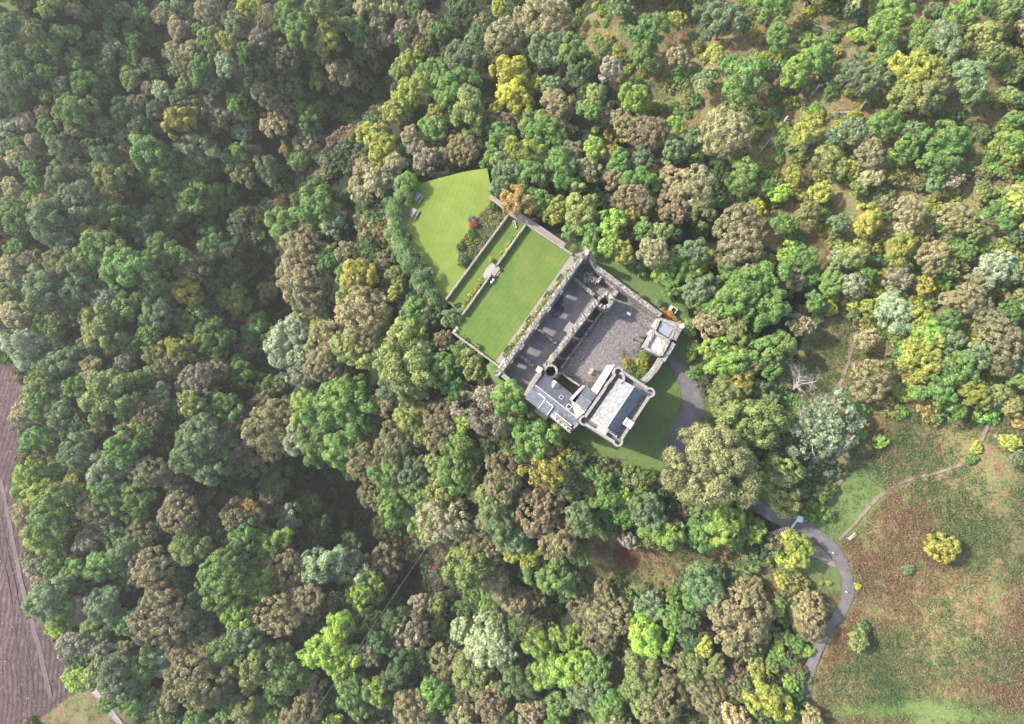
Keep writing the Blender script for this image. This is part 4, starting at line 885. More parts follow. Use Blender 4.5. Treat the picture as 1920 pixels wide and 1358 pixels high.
# gate across the drive, booth with curved green roof, boulder
q11 = conv(1440, 940, 11.32)
a, b = ground(*q11(500,590), 1), ground(*q11(610,440), 1); dd = b-a
o = empty('field_gate', (a.x, a.y, T(a.x, a.y)+.1), math.atan2(dd.y, dd.x), 'pale closed gate across the tarmac drive', 'gate'); Lg = dd.length+.6
boxp('rail', WHITE, o, [(.1, Lg-.1, -.03, .03, z, z+.09) for z in (.25, .5, .75, 1.05)]); boxp('post', WHITE, o, [(-.1, .1, -.1, .1, 0, 1.3)]); boxp('post', WHITE, o, [(Lg-.1, Lg+.1, -.1, .1, 0, 1.3)])
c = ground(*q11(690,385), 2); z0 = T(c.x, c.y)
o = empty('booth', (c.x, c.y, z0), R(75), 'small roadside booth with a curved pale green roof beside the gate', 'booth')
boxp('body', WOOD, o, [(-.5, .5, -.35, .35, 0, 1.8)]); boxp('door', DARK, o, [(-.54, -.5, -.25, .25, .1, 1.7)])
mb = MB(); nn = 8
for i in range(nn):
    a0 = -.65+1.3*i/nn; a1 = -.65+1.3*(i+1)/nn; z_ = lambda y: 2.15-.35*(y/.65)**2
    mb.prism([(-.62, a0), (.62, a0), (.62, a1), (-.62, a1)], [z_(a0)-.06, z_(a0)-.06, z_(a1)-.06, z_(a1)-.06], [z_(a0), z_(a0), z_(a1), z_(a1)])
mb.build('roof', GREEN_P, o)
def boulder(name, p, r, mat, label, cat='boulder', grp=None, seed=1, flat=.6):
    rng = np.random.RandomState(seed); import bmesh
    bm = bmesh.new(); bmesh.ops.create_icosphere(bm, subdivisions=3, radius=1)
    for v in bm.verts: k = 1+.25*mnoise.noise(v.co*1.7+Vector((seed, 0, 0))); v.co = Vector((v.co.x*k*1.2, v.co.y*k, v.co.z*k*flat))*r
    me = bpy.data.meshes.new(name); bm.to_mesh(me); bm.free(); o = link(name, me, mat); o.location = (p.x, p.y, T(p.x, p.y)+r*.25); tag(o, label, cat, grp); return o
c = ground(*q11(790,395), .3); boulder('boulder', c, .5, DRESSED, 'pale boulder beside the booth with the green roof')
c = ground(1862+8, 815+3, .3); boulder('boulder', c, .4, DRESSED, 'white boulder on the brown slope right of the footpath', seed=5)
for i, (x, y) in enumerate(((1562,1037),(1587,1110),(1552,1134))):
    p = ground(x, y, .5); o = empty('marker_post', (p.x, p.y, T(p.x, p.y)), 0, ['white marker post at the upper bend of the drive', 'white marker post on the outer edge of the sharpest drive bend', 'white marker post on the grass inside the drive bend'][i], 'post', 'white marker posts by the drive')
    boxp('shaft', WHITE, o, [(-.07, .07, -.07, .07, -.2, 1.0)]); boxp('cap', DARK, o, [(-.08, .08, -.08, .08, 1.0, 1.08)])
# timber steps climbing from the drive
o = empty('timber_steps', tuple(ground(1462,1000)), 0, 'row of timber edged path steps left of the gate', 'steps')
s0, s1 = ground(1443,1005), ground(1475,992); dd = (s1-s0); mb = MB(o.location); mb2 = MB(o.location)
for k in range(9):
    q = s0+dd*(k+.5)/9; z = T(q.x, q.y); mb.box((q.x, q.y), (-dd.y, dd.x), .7, .09, z-.1, z+.28); q2 = q+dd*.5/9; mb2.box((q2.x, q2.y), (dd.x, dd.y), dd.length/18-.09, .62, z-.2, z+.16)
mb.build('riser', WOODP, o); mb2.build('tread', DIRT, o)
# bridge and stone stack far right
o = empty('footbridge', tuple(ground(1868,775)), 0, 'narrow plank footbridge where the footpath leaves the trees at right', 'footbridge')
a, b = ground(1853,784), ground(1874,758); dd = b-a; mb = MB(o.location); cc = (a+b)/2; z = max(T(a.x, a.y), T(b.x, b.y))+.25; mb.box(cc[:2], dd[:2], dd.length/2, .45, z-.1, z); mb.build('deck', WOOD, o)
mb = MB(o.location); e = Vector((-dd.y, dd.x)).normalized()*.5
mb.box((cc.x-e.x, cc.y-e.y), dd[:2], dd.length/2, .04, z+.8, z+.88)
for k in (-.9, -.3, .3, .9): mb.box((cc.x-e.x+dd.x*.5*k, cc.y-e.y+dd.y*.5*k), dd[:2], .05, .05, z-.3, z+.8)
mb.build('handrail', WOODP, o)
# power line over the lower woods
a = Vector(P(905, 868, -2)); b = Vector(P(545, 1400, -16)); pts = [a+(b-a)*k/16-Vector((0, 0, 2.5*(1-(2*k/16-1)**2))) for k in range(17)]
mb = MB(a); mb.tube(pts, .012, 5); o = mb.build('power_line', noisy('cable', [(.3, (.3, .3, .3)), (.7, (.4, .4, .4))], 3, .5)); o.location = a; tag(o, 'thin pale cable strung over the dark lower woods', 'cable')

# ------------------------------------------------------------------ logs, bare and dead trees
def limb(mb, p, d, L, r, lvl, rng, curl=.25, up=.05, kids=4):
    pts = [p]; rad = [r]; n = 5
    for i in range(n):
        d = (d+Vector((rng.gauss(0, curl), rng.gauss(0, curl), rng.gauss(0, curl*.6)+up))*.45).normalized(); p = p+d*L/n; pts.append(p); rad.append(r*(1-.75*(i+1)/n))
    mb.tube(pts, rad, 5 if lvl > 1 else 3)
    if lvl > 0:
        for k in range(kids):
            j = rng.randint(1, n); q = pts[j]; dd = (pts[j]-pts[j-1]).normalized(); s = dd.orthogonal(); s.rotate(Quaternion(dd, rng.uniform(0, 6.28)))
            limb(mb, q, (dd*.6+s*.8).normalized(), L*rng.uniform(.4, .62), rad[j]*.6, lvl-1, rng, curl, up, kids)
def fallen(px0, px1, r, label, mat=LOGM, roots=True, name='fallen_log', grp='fallen dead trunks on the upper right slope'):
    a, b = ground(*px0, .3), ground(*px1, .3); a.z = T(a.x, a.y)+r*.9; b.z = T(b.x, b.y)+r*.6; rng = random.Random(int(px0[0]*7+px0[1]))
    o = empty(name, tuple(a), 0, label, 'log', grp); mb = MB(a); d = b-a
    mb.tube([a, a+d*.3+Vector((0, 0, .05)), a+d*.65+Vector((.1, .1, .1)), b], [r, r*.85, r*.6, r*.3], 8); mb.build('trunk', mat, o)
    mb = MB(a)
    for k in range(5):
        f = rng.uniform(.35, .95); s = Vector((-d.y, d.x, rng.uniform(-.1, 1.0))).normalized()*rng.choice((-1, 1)); s.z = abs(s.z)
        limb(mb, a+d*f, (s+d.normalized()*.7).normalized(), d.length*rng.uniform(.12, .3), r*.35, 1, rng, .3, .02, 2)
    if roots:
        for k in range(5): limb(mb, a, (-d.normalized()+Vector((rng.gauss(0, .7), rng.gauss(0, .7), rng.uniform(0, .7)))).normalized(), r*5, r*.4, 0, rng)
    mb.build('branch', mat, o)
e3 = lambda x, y: (1280+x/3, y/3)
fallen(e3(935,632), e3(700,648), .33, 'longest fallen log lying level across the upper right slope')
fallen(e3(490,790), e3(430,868), .28, 'slanting grey fallen log right of the big tan domed tree')
fallen(e3(795,160), e3(700,125), .28, 'fallen log pointing up left beside the green clearing at top right')
fallen(e3(770,165), e3(635,245), .22, 'mossy fallen log slanting down left below the green clearing', BARK)
fallen(e3(850,228), e3(800,262), .2, 'short mossy log just above the brightest green crown', BARK)
fallen(e3(980,145), e3(905,165), .2, 'forked pale log on the bare earth at top right')
fallen(e3(690,20), e3(680,80), .22, 'short dead log near the top edge of the upper right slope')
fallen(e3(20,20), (1281,30), .2, 'pale dead branch near the top edge above the slope', name='fallen_log')
fallen((1551,1050), (1514,1043), .17, 'straight bare log leaning out of the sparse yellow tree by the drive', TWIG, False, grp=None)
fallen((1920,836), (1900,832), .2, 'pale log at the right photo edge above the bracken', TWIG, False, grp=None)
fallen(t3(1290,100) if False else (1826,520), (1808,521), .2, 'pale snapped trunk left of the pale green crown at right', TWIG, False, grp=None)
def stump(px, h, label):
    a = ground(*px, .5); a.z = T(a.x, a.y); rng = random.Random(int(px[0])); o = empty('dead_stump', tuple(a), 0, label, 'stump', 'pale dead stumps on the upper right slope')
    mb = MB(a); mb.tube([a-Vector((0, 0, .3)), a+Vector((.1, .1, h*.5)), a+Vector((.3, .5, h))], [.35, .28, .2], 8); mb.build('trunk', TWIG, o)
    for k in range(3): mb = MB(a); limb(mb, a+Vector((.2, .3, h*.75)), Vector((rng.gauss(0, 1), rng.gauss(0, 1), .5)).normalized(), 1.0, .09, 0, rng); mb.build('branch', TWIG, o)
stump(e3(560,700), 3.0, 'white standing dead stump left of the yellow green bush')
stump(e3(1002,605), 2.0, 'short pale stump on the bare earth patch at upper right')
stump(e3(750,505), 1.6, 'small pale stump above the long fallen log')
def bare_tree(name, px, hc, Lm, label, lean, mat=TWIG, kids=5, lv=3, nl=3, r=.3, seed=1, spread=.5):
    p = ground(*px, hc); g_ = Vector((p.x, p.y, T(p.x, p.y))); rng = random.Random(seed)
    o = empty(name, tuple(g_), 0, label, 'tree'); mb = MB(g_); top = Vector((p.x, p.y, g_.z+hc*.45)); top = g_+Vector((0, 0, hc*.5))
    mb.tube([g_-Vector((0, 0, .4)), g_+Vector((.1, 0, hc*.25)), top], [r*1.3, r, r*.85], 8); mb.build('trunk', mat, o)
    mb = MB(g_)
    for k in range(nl):
        a = 2*math.pi*k/nl+rng.uniform(-.4, .4); d = (Vector((math.cos(a)*spread, math.sin(a)*spread, 1))+Vector(lean)).normalized()
        limb(mb, top, d, Lm, r*.7, lv, rng, .3, .03, kids)
    mb.build('branch', mat, o); return o
# ================================================================== trees
PAL = {'g': (.185,.3,.082), 'd': (.115,.18,.07), 'b': (.2,.27,.125), 'l': (.29,.41,.09), 'y': (.36,.38,.085), 'q': (.46,.47,.08),
       'Y': (.38,.36,.085), 'o': (.43,.34,.115), 'n': (.285,.258,.135), 't': (.39,.35,.185), 'v': (.265,.31,.105), 'w': (.37,.43,.25), 'k': (.34,.315,.21), 'r': (.2,.08,.06), 'L': (.33,.47,.085)}
WORD = {'g': 'mid green', 'd': 'dark green', 'b': 'bluish green', 'l': 'bright green', 'y': 'yellow green', 'q': 'vivid yellow', 'Y': 'golden', 'o': 'orange tinged', 'n': 'russet brown',
        't': 'tan', 'v': 'olive', 'w': 'pale silvery green', 'k': 'grey twiggy', 'r': 'reddish', 'L': 'vivid lime'}
def mean_mix(a, b, f): return tuple(x*(1-f)+y*f for x, y in zip(a, b))
TILES = {(0, 0): """270 50 60 v;130 140 45 b;60 130 60 d;30 230 50 d;185 170 60 v;250 220 45 g;340 190 50 v;420 60 50 n;330 30 30 v;480 90 45 g;560 40 50 d;640 100 55 d;620 170 45 b;700 60 50 n;800 90 60 g;740 160 50 d;830 160 35 g;760 230 55 g;640 280 70 b;540 230 50 d;420 190 50 g;470 260 40 d;300 260 60 g;200 300 55 g;110 280 50 d;50 310 60 d;40 400 60 b;120 380 60 g;420 340 60 g;310 350 55 d;250 410 60 g;520 360 50 d;600 390 70 d;740 310 60 g;700 380 40 g;840 380 55 d;180 450 65 d;480 460 90 g;350 480 60 b;270 540 45 y;60 510 60 d;90 570 50 g;380 560 60 g;740 440 70 v;880 420 40 d;910 515 60 w;850 500 50 n;610 470 50 n;560 540 60 d;
450 640 110 g;340 640 45 y;250 640 50 n;140 690 60 t;50 720 60 w;100 800 50 g;190 800 50 t;340 820 80 b;270 720 60 g;20 660 50 d;50 830 45 b;30 920 40 o;110 890 65 t;180 960 60 g;200 1030 50 g;70 1060 60 t;170 1120 50 l;60 1180 60 g;110 1240 80 g;250 1130 45 t;240 1180 60 t;330 1010 80 b;430 960 50 n;510 960 50 g;600 890 90 b;700 850 50 n;710 870 30 l;700 640 80 d;600 720 70 n;800 720 70 d;900 720 40 b;770 590 60 n;
870 870 130 g;760 900 50 y;1130 840 120 b;1010 560 60 g;1050 480 60 v;1010 690 95 Y;1090 610 70 v;920 1000 120 g;640 1000 100 v;630 1110 75 Y;450 1130 110 b;1090 940 90 y;1200 920 80 g;1100 1110 140 g;890 1160 50 v;850 1190 40 t;1000 1220 70 v;620 1220 90 g;740 1250 60 g;500 1320 60 y;290 1260 110 b;400 1290 50 t;820 1300 80 d;950 1300 60 d;1200 1320 80 g;1250 1120 90 g;1370 980 80 v;1350 870 80 g;1430 870 60 n;
1020 50 80 b;1170 60 80 t;1010 160 70 t;1120 170 40 g;1180 220 70 v;1320 140 70 b;1280 230 60 y;1400 60 70 y;1530 110 90 n;1460 230 70 k;1390 290 60 g;1270 370 70 w;980 300 60 t;1080 300 70 t;990 400 40 b;1060 370 80 n;1140 390 80 g;1210 490 60 b;910 100 60 n;1380 400 60 d;1470 390 50 n;1620 100 90 g;1700 190 100 g;1850 230 90 y;1800 30 80 v;1885 390 60 t;1600 320 100 n;1640 470 90 b;1500 520 90 t;1600 620 100 t;1750 640 120 g;1540 710 80 t;1365 745 60 w;1250 680 80 n;1330 580 60 l;1380 640 60 g;1180 590 50 n;1790 450 60 y;1880 490 50 v;1850 130 60 y;
1740 800 100 t;1690 900 60 g;1600 840 30 o;1520 960 90 b;1500 1080 100 b;1740 1000 120 v;1790 1150 110 g;1640 1260 110 g;1420 1260 100 t;1380 1180 50 n;1700 1360 100 t;1880 1260 70 w;1880 1110 50 g;1890 620 60 n;1890 930 60 d;1120 740 50 d;880 620 60 d;700 770 60 b;520 830 60 d;430 760 60 n""",
(640, 0): """140 40 70 t;290 30 60 t;100 180 80 g;30 140 50 v;180 260 50 t;120 310 60 v;30 420 80 t;550 180 55 g;640 110 60 d;420 60 60 d;700 40 50 d;885 50 45 Y;800 130 50 n;780 200 50 d;740 220 40 b;920 210 100 t;1150 100 130 t;1030 140 80 t;405 340 65 y;330 400 55 v;350 160 45 k;260 220 50 k;200 350 50 v;130 460 60 n;40 650 55 g;140 620 30 d;690 350 100 b;520 410 80 g;400 520 90 y;640 510 110 g;560 440 60 g;300 640 70 y;350 600 60 l;960 430 110 q;1095 480 50 q;980 560 90 q;730 650 115 v;530 645 50 Y;520 720 70 g;650 800 50 o;860 640 55 Y;930 690 60 n;190 770 85 y;240 860 75 y;130 960 70 t;200 1010 80 t;120 1100 65 t;80 1040 50 t;300 930 60 t;390 770 50 t;420 850 50 k;480 920 70 k;580 880 50 n;690 850 85 n;1200 290 110 b;1310 310 90 g;1110 300 60 b;1340 420 70 d;1180 490 60 b;1220 590 80 n;1515 395 75 k;1620 130 50 b;1740 170 110 g;1700 310 90 g;1560 50 70 b;1890 320 70 n;1885 120 60 Y;1650 560 95 l;1745 590 30 Y;1430 540 70 v;1400 620 70 g;1460 640 50 n;1570 670 70 n;1720 760 120 n;1600 720 80 n;1880 700 60 l;1120 740 110 g;900 790 90 g;1200 800 70 g;850 900 60 g;1040 880 100 y;940 970 90 b;1080 990 90 g;1240 960 100 g;1290 850 60 n;1420 840 75 l;1390 960 80 n;1560 920 80 g;1690 900 80 b;1520 1010 60 t;1670 1030 95 g;1640 1130 100 n;1350 1180 110 v;990 1140 85 o;900 1060 60 b;1210 1190 70 y;1110 1130 70 g;1520 1260 80 l;1620 1220 60 o;1730 1120 55 l;1870 1040 95 t;1860 1170 90 t;1700 1290 60 g;1400 1320 60 g;1800 1310 60 v;1290 1290 50 g;1870 860 80 b;1130 210 50 d;600 260 50 d;60 550 50 d;220 130 60 n;480 130 60 n""",
(1280, 0): """130 60 70 b;230 110 110 b;140 190 60 b;520 30 110 g;540 210 90 g;320 20 40 v;180 310 60 y;260 370 60 g;340 460 140 g;130 450 75 b;480 410 70 d;640 400 100 l;750 320 100 g;600 300 40 v;860 290 40 o;880 400 50 v;980 200 50 l;1130 170 110 l;1200 60 100 g;1080 70 45 l;960 50 60 d;960 400 90 b;1050 450 100 b;1140 330 80 g;1320 400 130 y;1370 530 120 v;1240 540 100 v;1330 170 70 g;1410 60 55 b;1480 220 100 b;1360 270 80 g;1610 60 110 g;1790 70 80 v;1880 60 60 b;1690 210 90 v;1740 310 70 v;1610 450 110 b;240 740 155 t;60 800 75 b;200 920 50 d;690 740 95 y;950 740 80 b;860 770 60 b;1130 700 90 g;1250 840 80 g;1290 740 70 b;1470 780 110 g;1460 910 110 g;1530 650 50 d;1420 1030 60 b;1520 1010 60 k;1590 960 50 v;340 1000 90 g;470 1060 60 g;550 1090 65 L;620 990 65 y;680 1100 50 y;830 900 95 v;940 950 60 y;1050 870 90 t;1060 1000 70 t;780 1080 70 y;990 1050 60 v;700 1200 80 v;810 1200 40 g;560 1260 80 g;60 1060 120 t;110 1180 90 v;300 1290 130 n;420 1180 60 y;880 1260 70 b;1040 1240 90 y;1120 1150 50 n;1270 1180 90 t;1240 1290 60 t;1370 1320 50 t;1535 1220 100 t;1690 1080 60 v;1800 1200 100 g;1640 1310 60 v;1840 830 100 l;1880 560 50 g;1850 440 50 v;1830 540 60 v;1860 680 60 g;1890 1000 50 g;1880 1100 60 b;1880 1310 60 b;30 540 40 v;390 60 50 v;1000 100 40 b;700 830 40 d;1760 960 50 g;1700 760 40 d""",
(0, 453): """70 160 80 t;120 230 60 b;180 110 60 n;60 300 70 v;110 410 80 t;20 560 70 v;260 270 105 b;300 120 60 v;400 130 90 v;220 460 60 g;440 270 90 b;490 190 50 y;580 60 120 g;600 180 40 n;380 40 70 b;720 160 120 g;870 220 80 g;860 110 70 g;560 280 70 b;330 390 70 n;310 490 60 g;400 420 60 d;610 350 80 w;520 430 70 v;580 500 110 v;700 370 80 g;780 330 50 v;840 300 50 d;900 20 60 g;1000 90 80 g;1090 160 80 t;1040 290 85 Y;1310 330 80 y;1360 375 60 Y;1200 250 50 g;1320 190 80 d;1180 30 60 g;1470 200 60 w;1510 285 55 Y;890 390 90 b;980 420 60 b;1100 430 80 g;1060 490 60 g;820 460 40 o;150 600 100 w;230 660 50 b;300 600 60 d;350 690 90 b;260 740 70 g;230 830 80 v;440 820 70 g;530 730 75 t;500 600 60 b;840 540 70 g;870 630 60 v;1010 605 85 y;1200 570 110 g;1450 500 80 g;630 860 145 v;690 700 50 k;720 660 45 k;780 790 70 g;860 750 60 v;1110 780 90 k;960 700 70 n;1210 740 80 n;1350 730 90 g;1500 820 70 g;900 880 70 b;1080 920 80 v;1000 930 50 d;1270 940 90 g;1590 600 100 w;1670 490 85 w;1700 640 80 w;1690 750 70 w;1600 660 35 o;1560 530 60 v;1800 460 60 Y;1850 560 120 t;1830 690 100 t;1720 50 110 t;1400 50 60 t;1470 60 90 t;1650 120 60 k;1700 230 130 t;1740 350 90 t;1860 110 80 g;1885 290 60 n;1540 1030 140 n;1560 1130 100 n;1720 920 90 l;1870 910 140 g;1690 1090 90 w;1790 1130 110 g;1885 1200 90 g;800 1010 65 L;840 960 90 n;720 1080 65 t;830 1090 60 g;440 1180 90 b;200 1110 70 g;150 960 70 t;240 920 80 g;350 980 70 b;540 1060 60 t;460 1030 60 d;700 1190 110 g;600 1290 100 w;840 1290 90 n;1130 1090 110 b;1080 1190 110 b;1190 1270 100 b;1220 1150 90 b;1310 1170 70 k;1430 1230 90 n;1410 1140 35 o;170 1330 90 l;320 1290 50 g;960 1330 60 n;1550 1340 90 g;1490 900 60 n;1300 1040 60 n;1590 800 60 b;1400 620 60 n;660 560 60 b;740 590 60 g;1180 380 50 d;1150 480 50 b;100 50 60 g;400 1080 50 d;420 700 50 d;350 850 50 n;440 1290 50 d;1360 970 60 d;1600 940 60 d""",
(640, 453): """100 190 90 Y;130 400 140 t;70 290 80 v;170 330 70 t;80 600 110 v;180 530 90 t;40 60 70 n;30 200 60 g;430 390 75 g;380 440 60 b;390 520 85 y;370 680 170 v;300 780 100 b;430 800 110 v;260 900 70 n;570 560 60 n;620 430 60 b;565 355 35 b;600 700 100 g;620 790 80 g;735 680 80 v;650 850 60 g;570 980 100 n;560 1080 90 n;430 980 110 v;440 1090 80 v;300 1130 110 n;140 1230 110 n;60 870 130 g;110 980 120 g;190 1010 70 g;160 1100 60 g;20 1150 110 g;840 940 150 k;950 900 100 g;980 1010 60 g;650 1250 125 g;400 1290 90 b;270 1310 90 g;530 1250 60 v;910 1320 115 n;1170 1260 125 Y;1100 1110 110 g;690 1010 60 l;660 1100 60 g;1510 20 70 l;1590 70 60 Y;1750 60 85 t;1700 90 45 y;1850 150 85 g;1860 260 60 g;1780 170 50 l;820 1180 60 d;1040 1040 50 d;300 290 40 y;330 230 40 v;300 180 45 v;500 420 55 d;240 400 50 g;270 640 60 g;1330 1230 60 d;1400 1290 55 g;1480 1330 60 g;1020 1200 50 d""",
(1280, 453): """60 60 80 b;50 150 90 l;160 90 55 y;320 60 130 n;270 150 90 g;330 290 140 g;450 220 120 g;470 380 120 g;200 380 90 g;100 270 90 b;120 200 50 n;90 350 60 v;600 80 80 l;690 110 90 g;500 100 40 Y;620 230 80 n;720 200 60 g;830 230 80 g;940 240 80 w;860 100 60 w;960 80 90 v;1030 190 60 g;1220 50 100 y;1400 90 100 t;1210 210 90 k;1130 200 50 y;1360 250 60 Y;1310 330 30 o;1400 320 50 v;1500 150 60 v;1590 60 60 g;1740 150 100 w;1700 30 50 g;1850 170 80 b;1650 240 80 n;1600 320 100 n;1500 320 60 n;1680 380 70 n;1890 310 60 v;1830 400 80 g;1890 480 50 b;830 375 45 q;740 340 60 g;750 430 45 b;660 470 80 n;680 390 50 n;1050 370 60 y;1190 410 110 w;1070 470 40 L;1030 550 70 t;960 410 40 b;1150 605 50 n;1340 460 90 y;1400 530 100 l;1480 440 80 g;1500 560 80 b;1340 640 120 y;1280 620 80 g;1310 740 60 y;1520 720 110 g;1650 650 100 b;1780 560 120 n;1720 470 90 n;1790 680 90 n;1330 850 60 g;1460 860 90 g;1630 850 95 y;1540 960 60 g;1760 850 70 v;1890 780 60 g;1720 890 60 v;1850 930 60 v;1890 1010 50 o;1660 990 35 y;1840 1130 60 y;1880 1220 50 b;1650 1160 40 y;1620 1220 40 g;160 460 90 t;290 500 90 v;390 680 70 n;180 610 80 l;260 700 100 l;310 810 90 y;500 600 110 g;490 700 80 g;430 820 60 b;230 880 95 v;390 1020 160 v;520 1180 75 d;550 1290 110 v;1050 780 115 n;1200 830 50 g;1110 1125 45 l;1000 1080 40 g;480 900 60 b;570 800 50 k;1000 950 50 g;30 480 50 g;60 590 35 g;45 650 30 l;60 740 40 g;360 590 60 v;1750 760 50 g;1580 500 50 g""",
(0, 906): """220 50 90 y;140 170 60 t;290 200 130 g;250 300 90 l;400 150 60 b;410 50 80 y;180 270 50 t;540 150 95 n;620 50 100 g;760 90 100 g;620 220 75 b;640 290 70 g;780 180 70 g;1010 170 105 n;1000 70 60 n;920 230 50 b;800 300 85 n;500 320 75 k;700 400 90 b;730 510 70 b;560 470 95 g;860 480 110 n;990 420 40 b;1070 370 90 v;1320 200 70 n;1410 130 45 o;1380 300 80 g;1450 210 60 n;1530 340 90 l;1520 110 70 n;1620 190 80 w;1740 120 70 g;1540 50 80 g;1800 250 60 d;1270 560 140 g;1190 500 80 g;1340 490 80 g;1450 480 60 l;1440 580 90 l;1330 710 95 l;1600 490 110 n;1560 740 120 n;1720 680 100 n;1800 480 120 w;1900 830 90 L;1830 930 110 L;1900 1000 90 L;1650 620 70 n;920 760 150 n;880 660 80 n;600 700 100 b;580 640 70 b;650 760 60 g;200 470 60 k;280 650 110 b;340 720 80 g;330 810 55 L;420 900 80 k;560 920 60 k;520 820 60 v;740 790 80 g;690 740 40 n;700 930 50 n;1110 770 80 d;1120 650 60 d;1030 930 90 n;1120 900 80 n;1110 1110 155 n;1270 1170 65 n;900 1010 80 w;790 1040 90 g;660 1090 100 b;440 1100 70 L;560 1070 80 v;1250 960 100 g;1370 870 90 b;1440 1030 110 v;1610 1100 110 g;1650 1020 60 g;1600 950 60 v;1760 1130 70 n;1700 1310 110 n;1380 1260 85 v;1270 1290 60 g;880 1250 80 v;960 1210 60 g;760 1240 70 g;1110 1320 70 g;1530 1320 60 g;1480 1230 50 g;300 480 60 g;380 560 60 v;410 490 60 g;250 560 60 n;460 690 60 k;640 400 50 g;460 570 40 g;1000 540 60 d;1250 1340 50 d;620 1230 50 g;1480 900 50 d;1630 240 50 g""",
(640, 906): """40 160 90 w;170 180 100 n;200 60 90 n;290 120 90 g;400 50 60 g;560 40 80 v;480 90 70 v;580 200 135 t;470 240 80 g;500 310 50 n;870 60 110 v;1010 60 60 n;1120 130 135 n;1350 200 90 b;900 220 100 b;970 310 85 b;800 210 50 n;1220 320 105 n;760 320 85 n;740 440 140 v;850 520 90 t;850 350 60 n;1170 490 130 g;1060 400 70 y;1330 400 65 g;950 390 50 y;900 600 65 n;990 670 70 n;830 680 60 l;760 620 60 g;230 460 110 n;520 460 70 b;40 470 100 w;160 590 90 l;110 640 70 l;340 260 60 d;390 850 110 k;440 670 50 k;540 690 60 v;560 820 55 v;700 830 80 w;830 880 120 w;900 950 80 w;40 970 80 L;150 970 60 n;320 1050 90 d;200 1170 65 l;70 1170 90 g;590 1000 90 n;740 1070 110 v;690 1180 70 n;850 1240 90 n;550 1190 90 g;410 1290 110 n;690 1310 80 t;930 1320 60 g;1000 1110 100 d;1130 910 90 l;1290 870 85 l;1170 1060 100 l;1300 1040 100 l;1430 1060 80 g;1390 1000 60 l;1400 690 120 n;1520 740 120 n;1450 850 100 n;1480 600 60 n;1730 860 115 L;1740 680 80 b;1860 740 80 g;1690 1080 130 v;1800 1200 140 n;1700 1200 90 v;1890 980 70 n;1380 1170 100 b;1500 1240 95 g;1600 1180 60 g;1230 1240 75 g;1200 1330 60 g;1060 1290 80 n;1490 80 80 g;1580 60 60 l;1600 150 50 g;1490 280 40 g;1720 150 100 b;1830 280 95 l;1880 250 55 k;1610 320 50 k;1760 250 80 g;100 1270 60 g;300 800 90 d;430 560 60 d;610 700 90 d;700 700 60 d;1670 90 60 g;420 380 50 b;210 900 70 d;450 980 60 d;1270 620 50 d;1090 640 60 n;60 340 60 d;640 900 40 d;1100 240 40 n;880 790 60 b""",
(1280, 906): """230 230 110 l;100 290 90 g;330 210 80 g;400 260 70 l;300 310 60 g;120 200 80 g;640 390 100 y;600 300 50 y;330 740 165 n;380 600 90 n;300 880 100 n;430 800 90 n;220 700 90 n;710 700 95 t;720 800 90 n;570 90 100 v;600 150 45 Y;680 50 40 k;120 580 110 b;180 500 65 d;60 640 70 g;40 760 60 d;440 450 25 o;560 540 50 y;985 880 62 v;560 870 60 g;480 1210 125 y;600 1130 50 l;420 1050 60 y;500 1020 50 g;120 920 55 y;60 1020 90 v;140 1200 100 n;190 1030 60 v;300 1320 80 t;720 1320 70 t;400 980 70 v;640 900 50 g;700 940 40 l;1010 810 40 d;40 880 60 d;20 1130 50 g;190 1330 50 n;530 700 50 l;1265 485 35 b;560 430 50 g;780 560 14 y;820 560 18 y;985 580 20 q;1455 360 92 q;600 1000 40 g;540 960 50 g"""}
LANDMARK = [('picnic tables', 781, 386), ('castle tower', 1158, 760), ('gatehouse', 1240, 640), ('round clipped bush', 885, 437), ('lone yellow bracken tree', 1765, 1026),
 ('dead bare tree', 1500, 690), ('silvery half bare tree', 1545, 800), ('huge olive domed tree', 1327, 875), ('big lime tree', 625, 1215), ('sharpest drive bend', 1590, 1090), ('vivid yellow tree', 967, 160),
 ('golden upper left tree', 337, 230), ('felled slope', 20, 850), ('big tan domed tree', 1360, 247), ('longest fallen log', 1555, 213), ('round golden tree', 347, 550), ('top left photo corner', 0, 0),
 ('top right photo corner', 1920, 0), ('bottom left photo corner', 0, 1358), ('bottom right photo corner', 1920, 1358), ('top photo edge middle', 960, 0), ('left photo edge middle', 0, 679),
 ('right photo edge middle', 1920, 679), ('bottom photo edge middle', 960, 1358), ('massive brown tree', 1390, 1152), ('reddish half bare tree', 920, 766), ('lower left bronze dome', 370, 1276),
 ('compact bright lime tree', 1217, 1192), ('pale green twin crowns', 380, 845), ('star shaped tree', 1030, 872), ('stone steps', 925, 508)]
SPECIAL = {  # exact labels of the trees used as landmarks
 (1765, 1026): 'lone vivid yellow oval tree standing in the open bracken', (967, 143): 'vivid yellow lobed tree, brightest crown above the lawn', (337, 230): 'golden tree on the edge of the dark upper left wood',
 (1360, 247): 'big tan domed tree with a tight round crown at upper right', (347, 550): 'round golden crown alone among dark green trees in the left wood', (920, 766): 'large reddish grey half bare tree beside the slated range',
 (370, 1276): 'largest bronze brown domed tree near the bottom left', (1217, 1193): 'bright lime compact crown right of the bottom middle', (1030, 873): 'star shaped yellow green tree with feathery fronds below the castle',
 (1390, 1153): 'massive grey brown tree, middle crown, left of the drive', (630, 1216): 'big vivid lime tree in the lower left wood'}
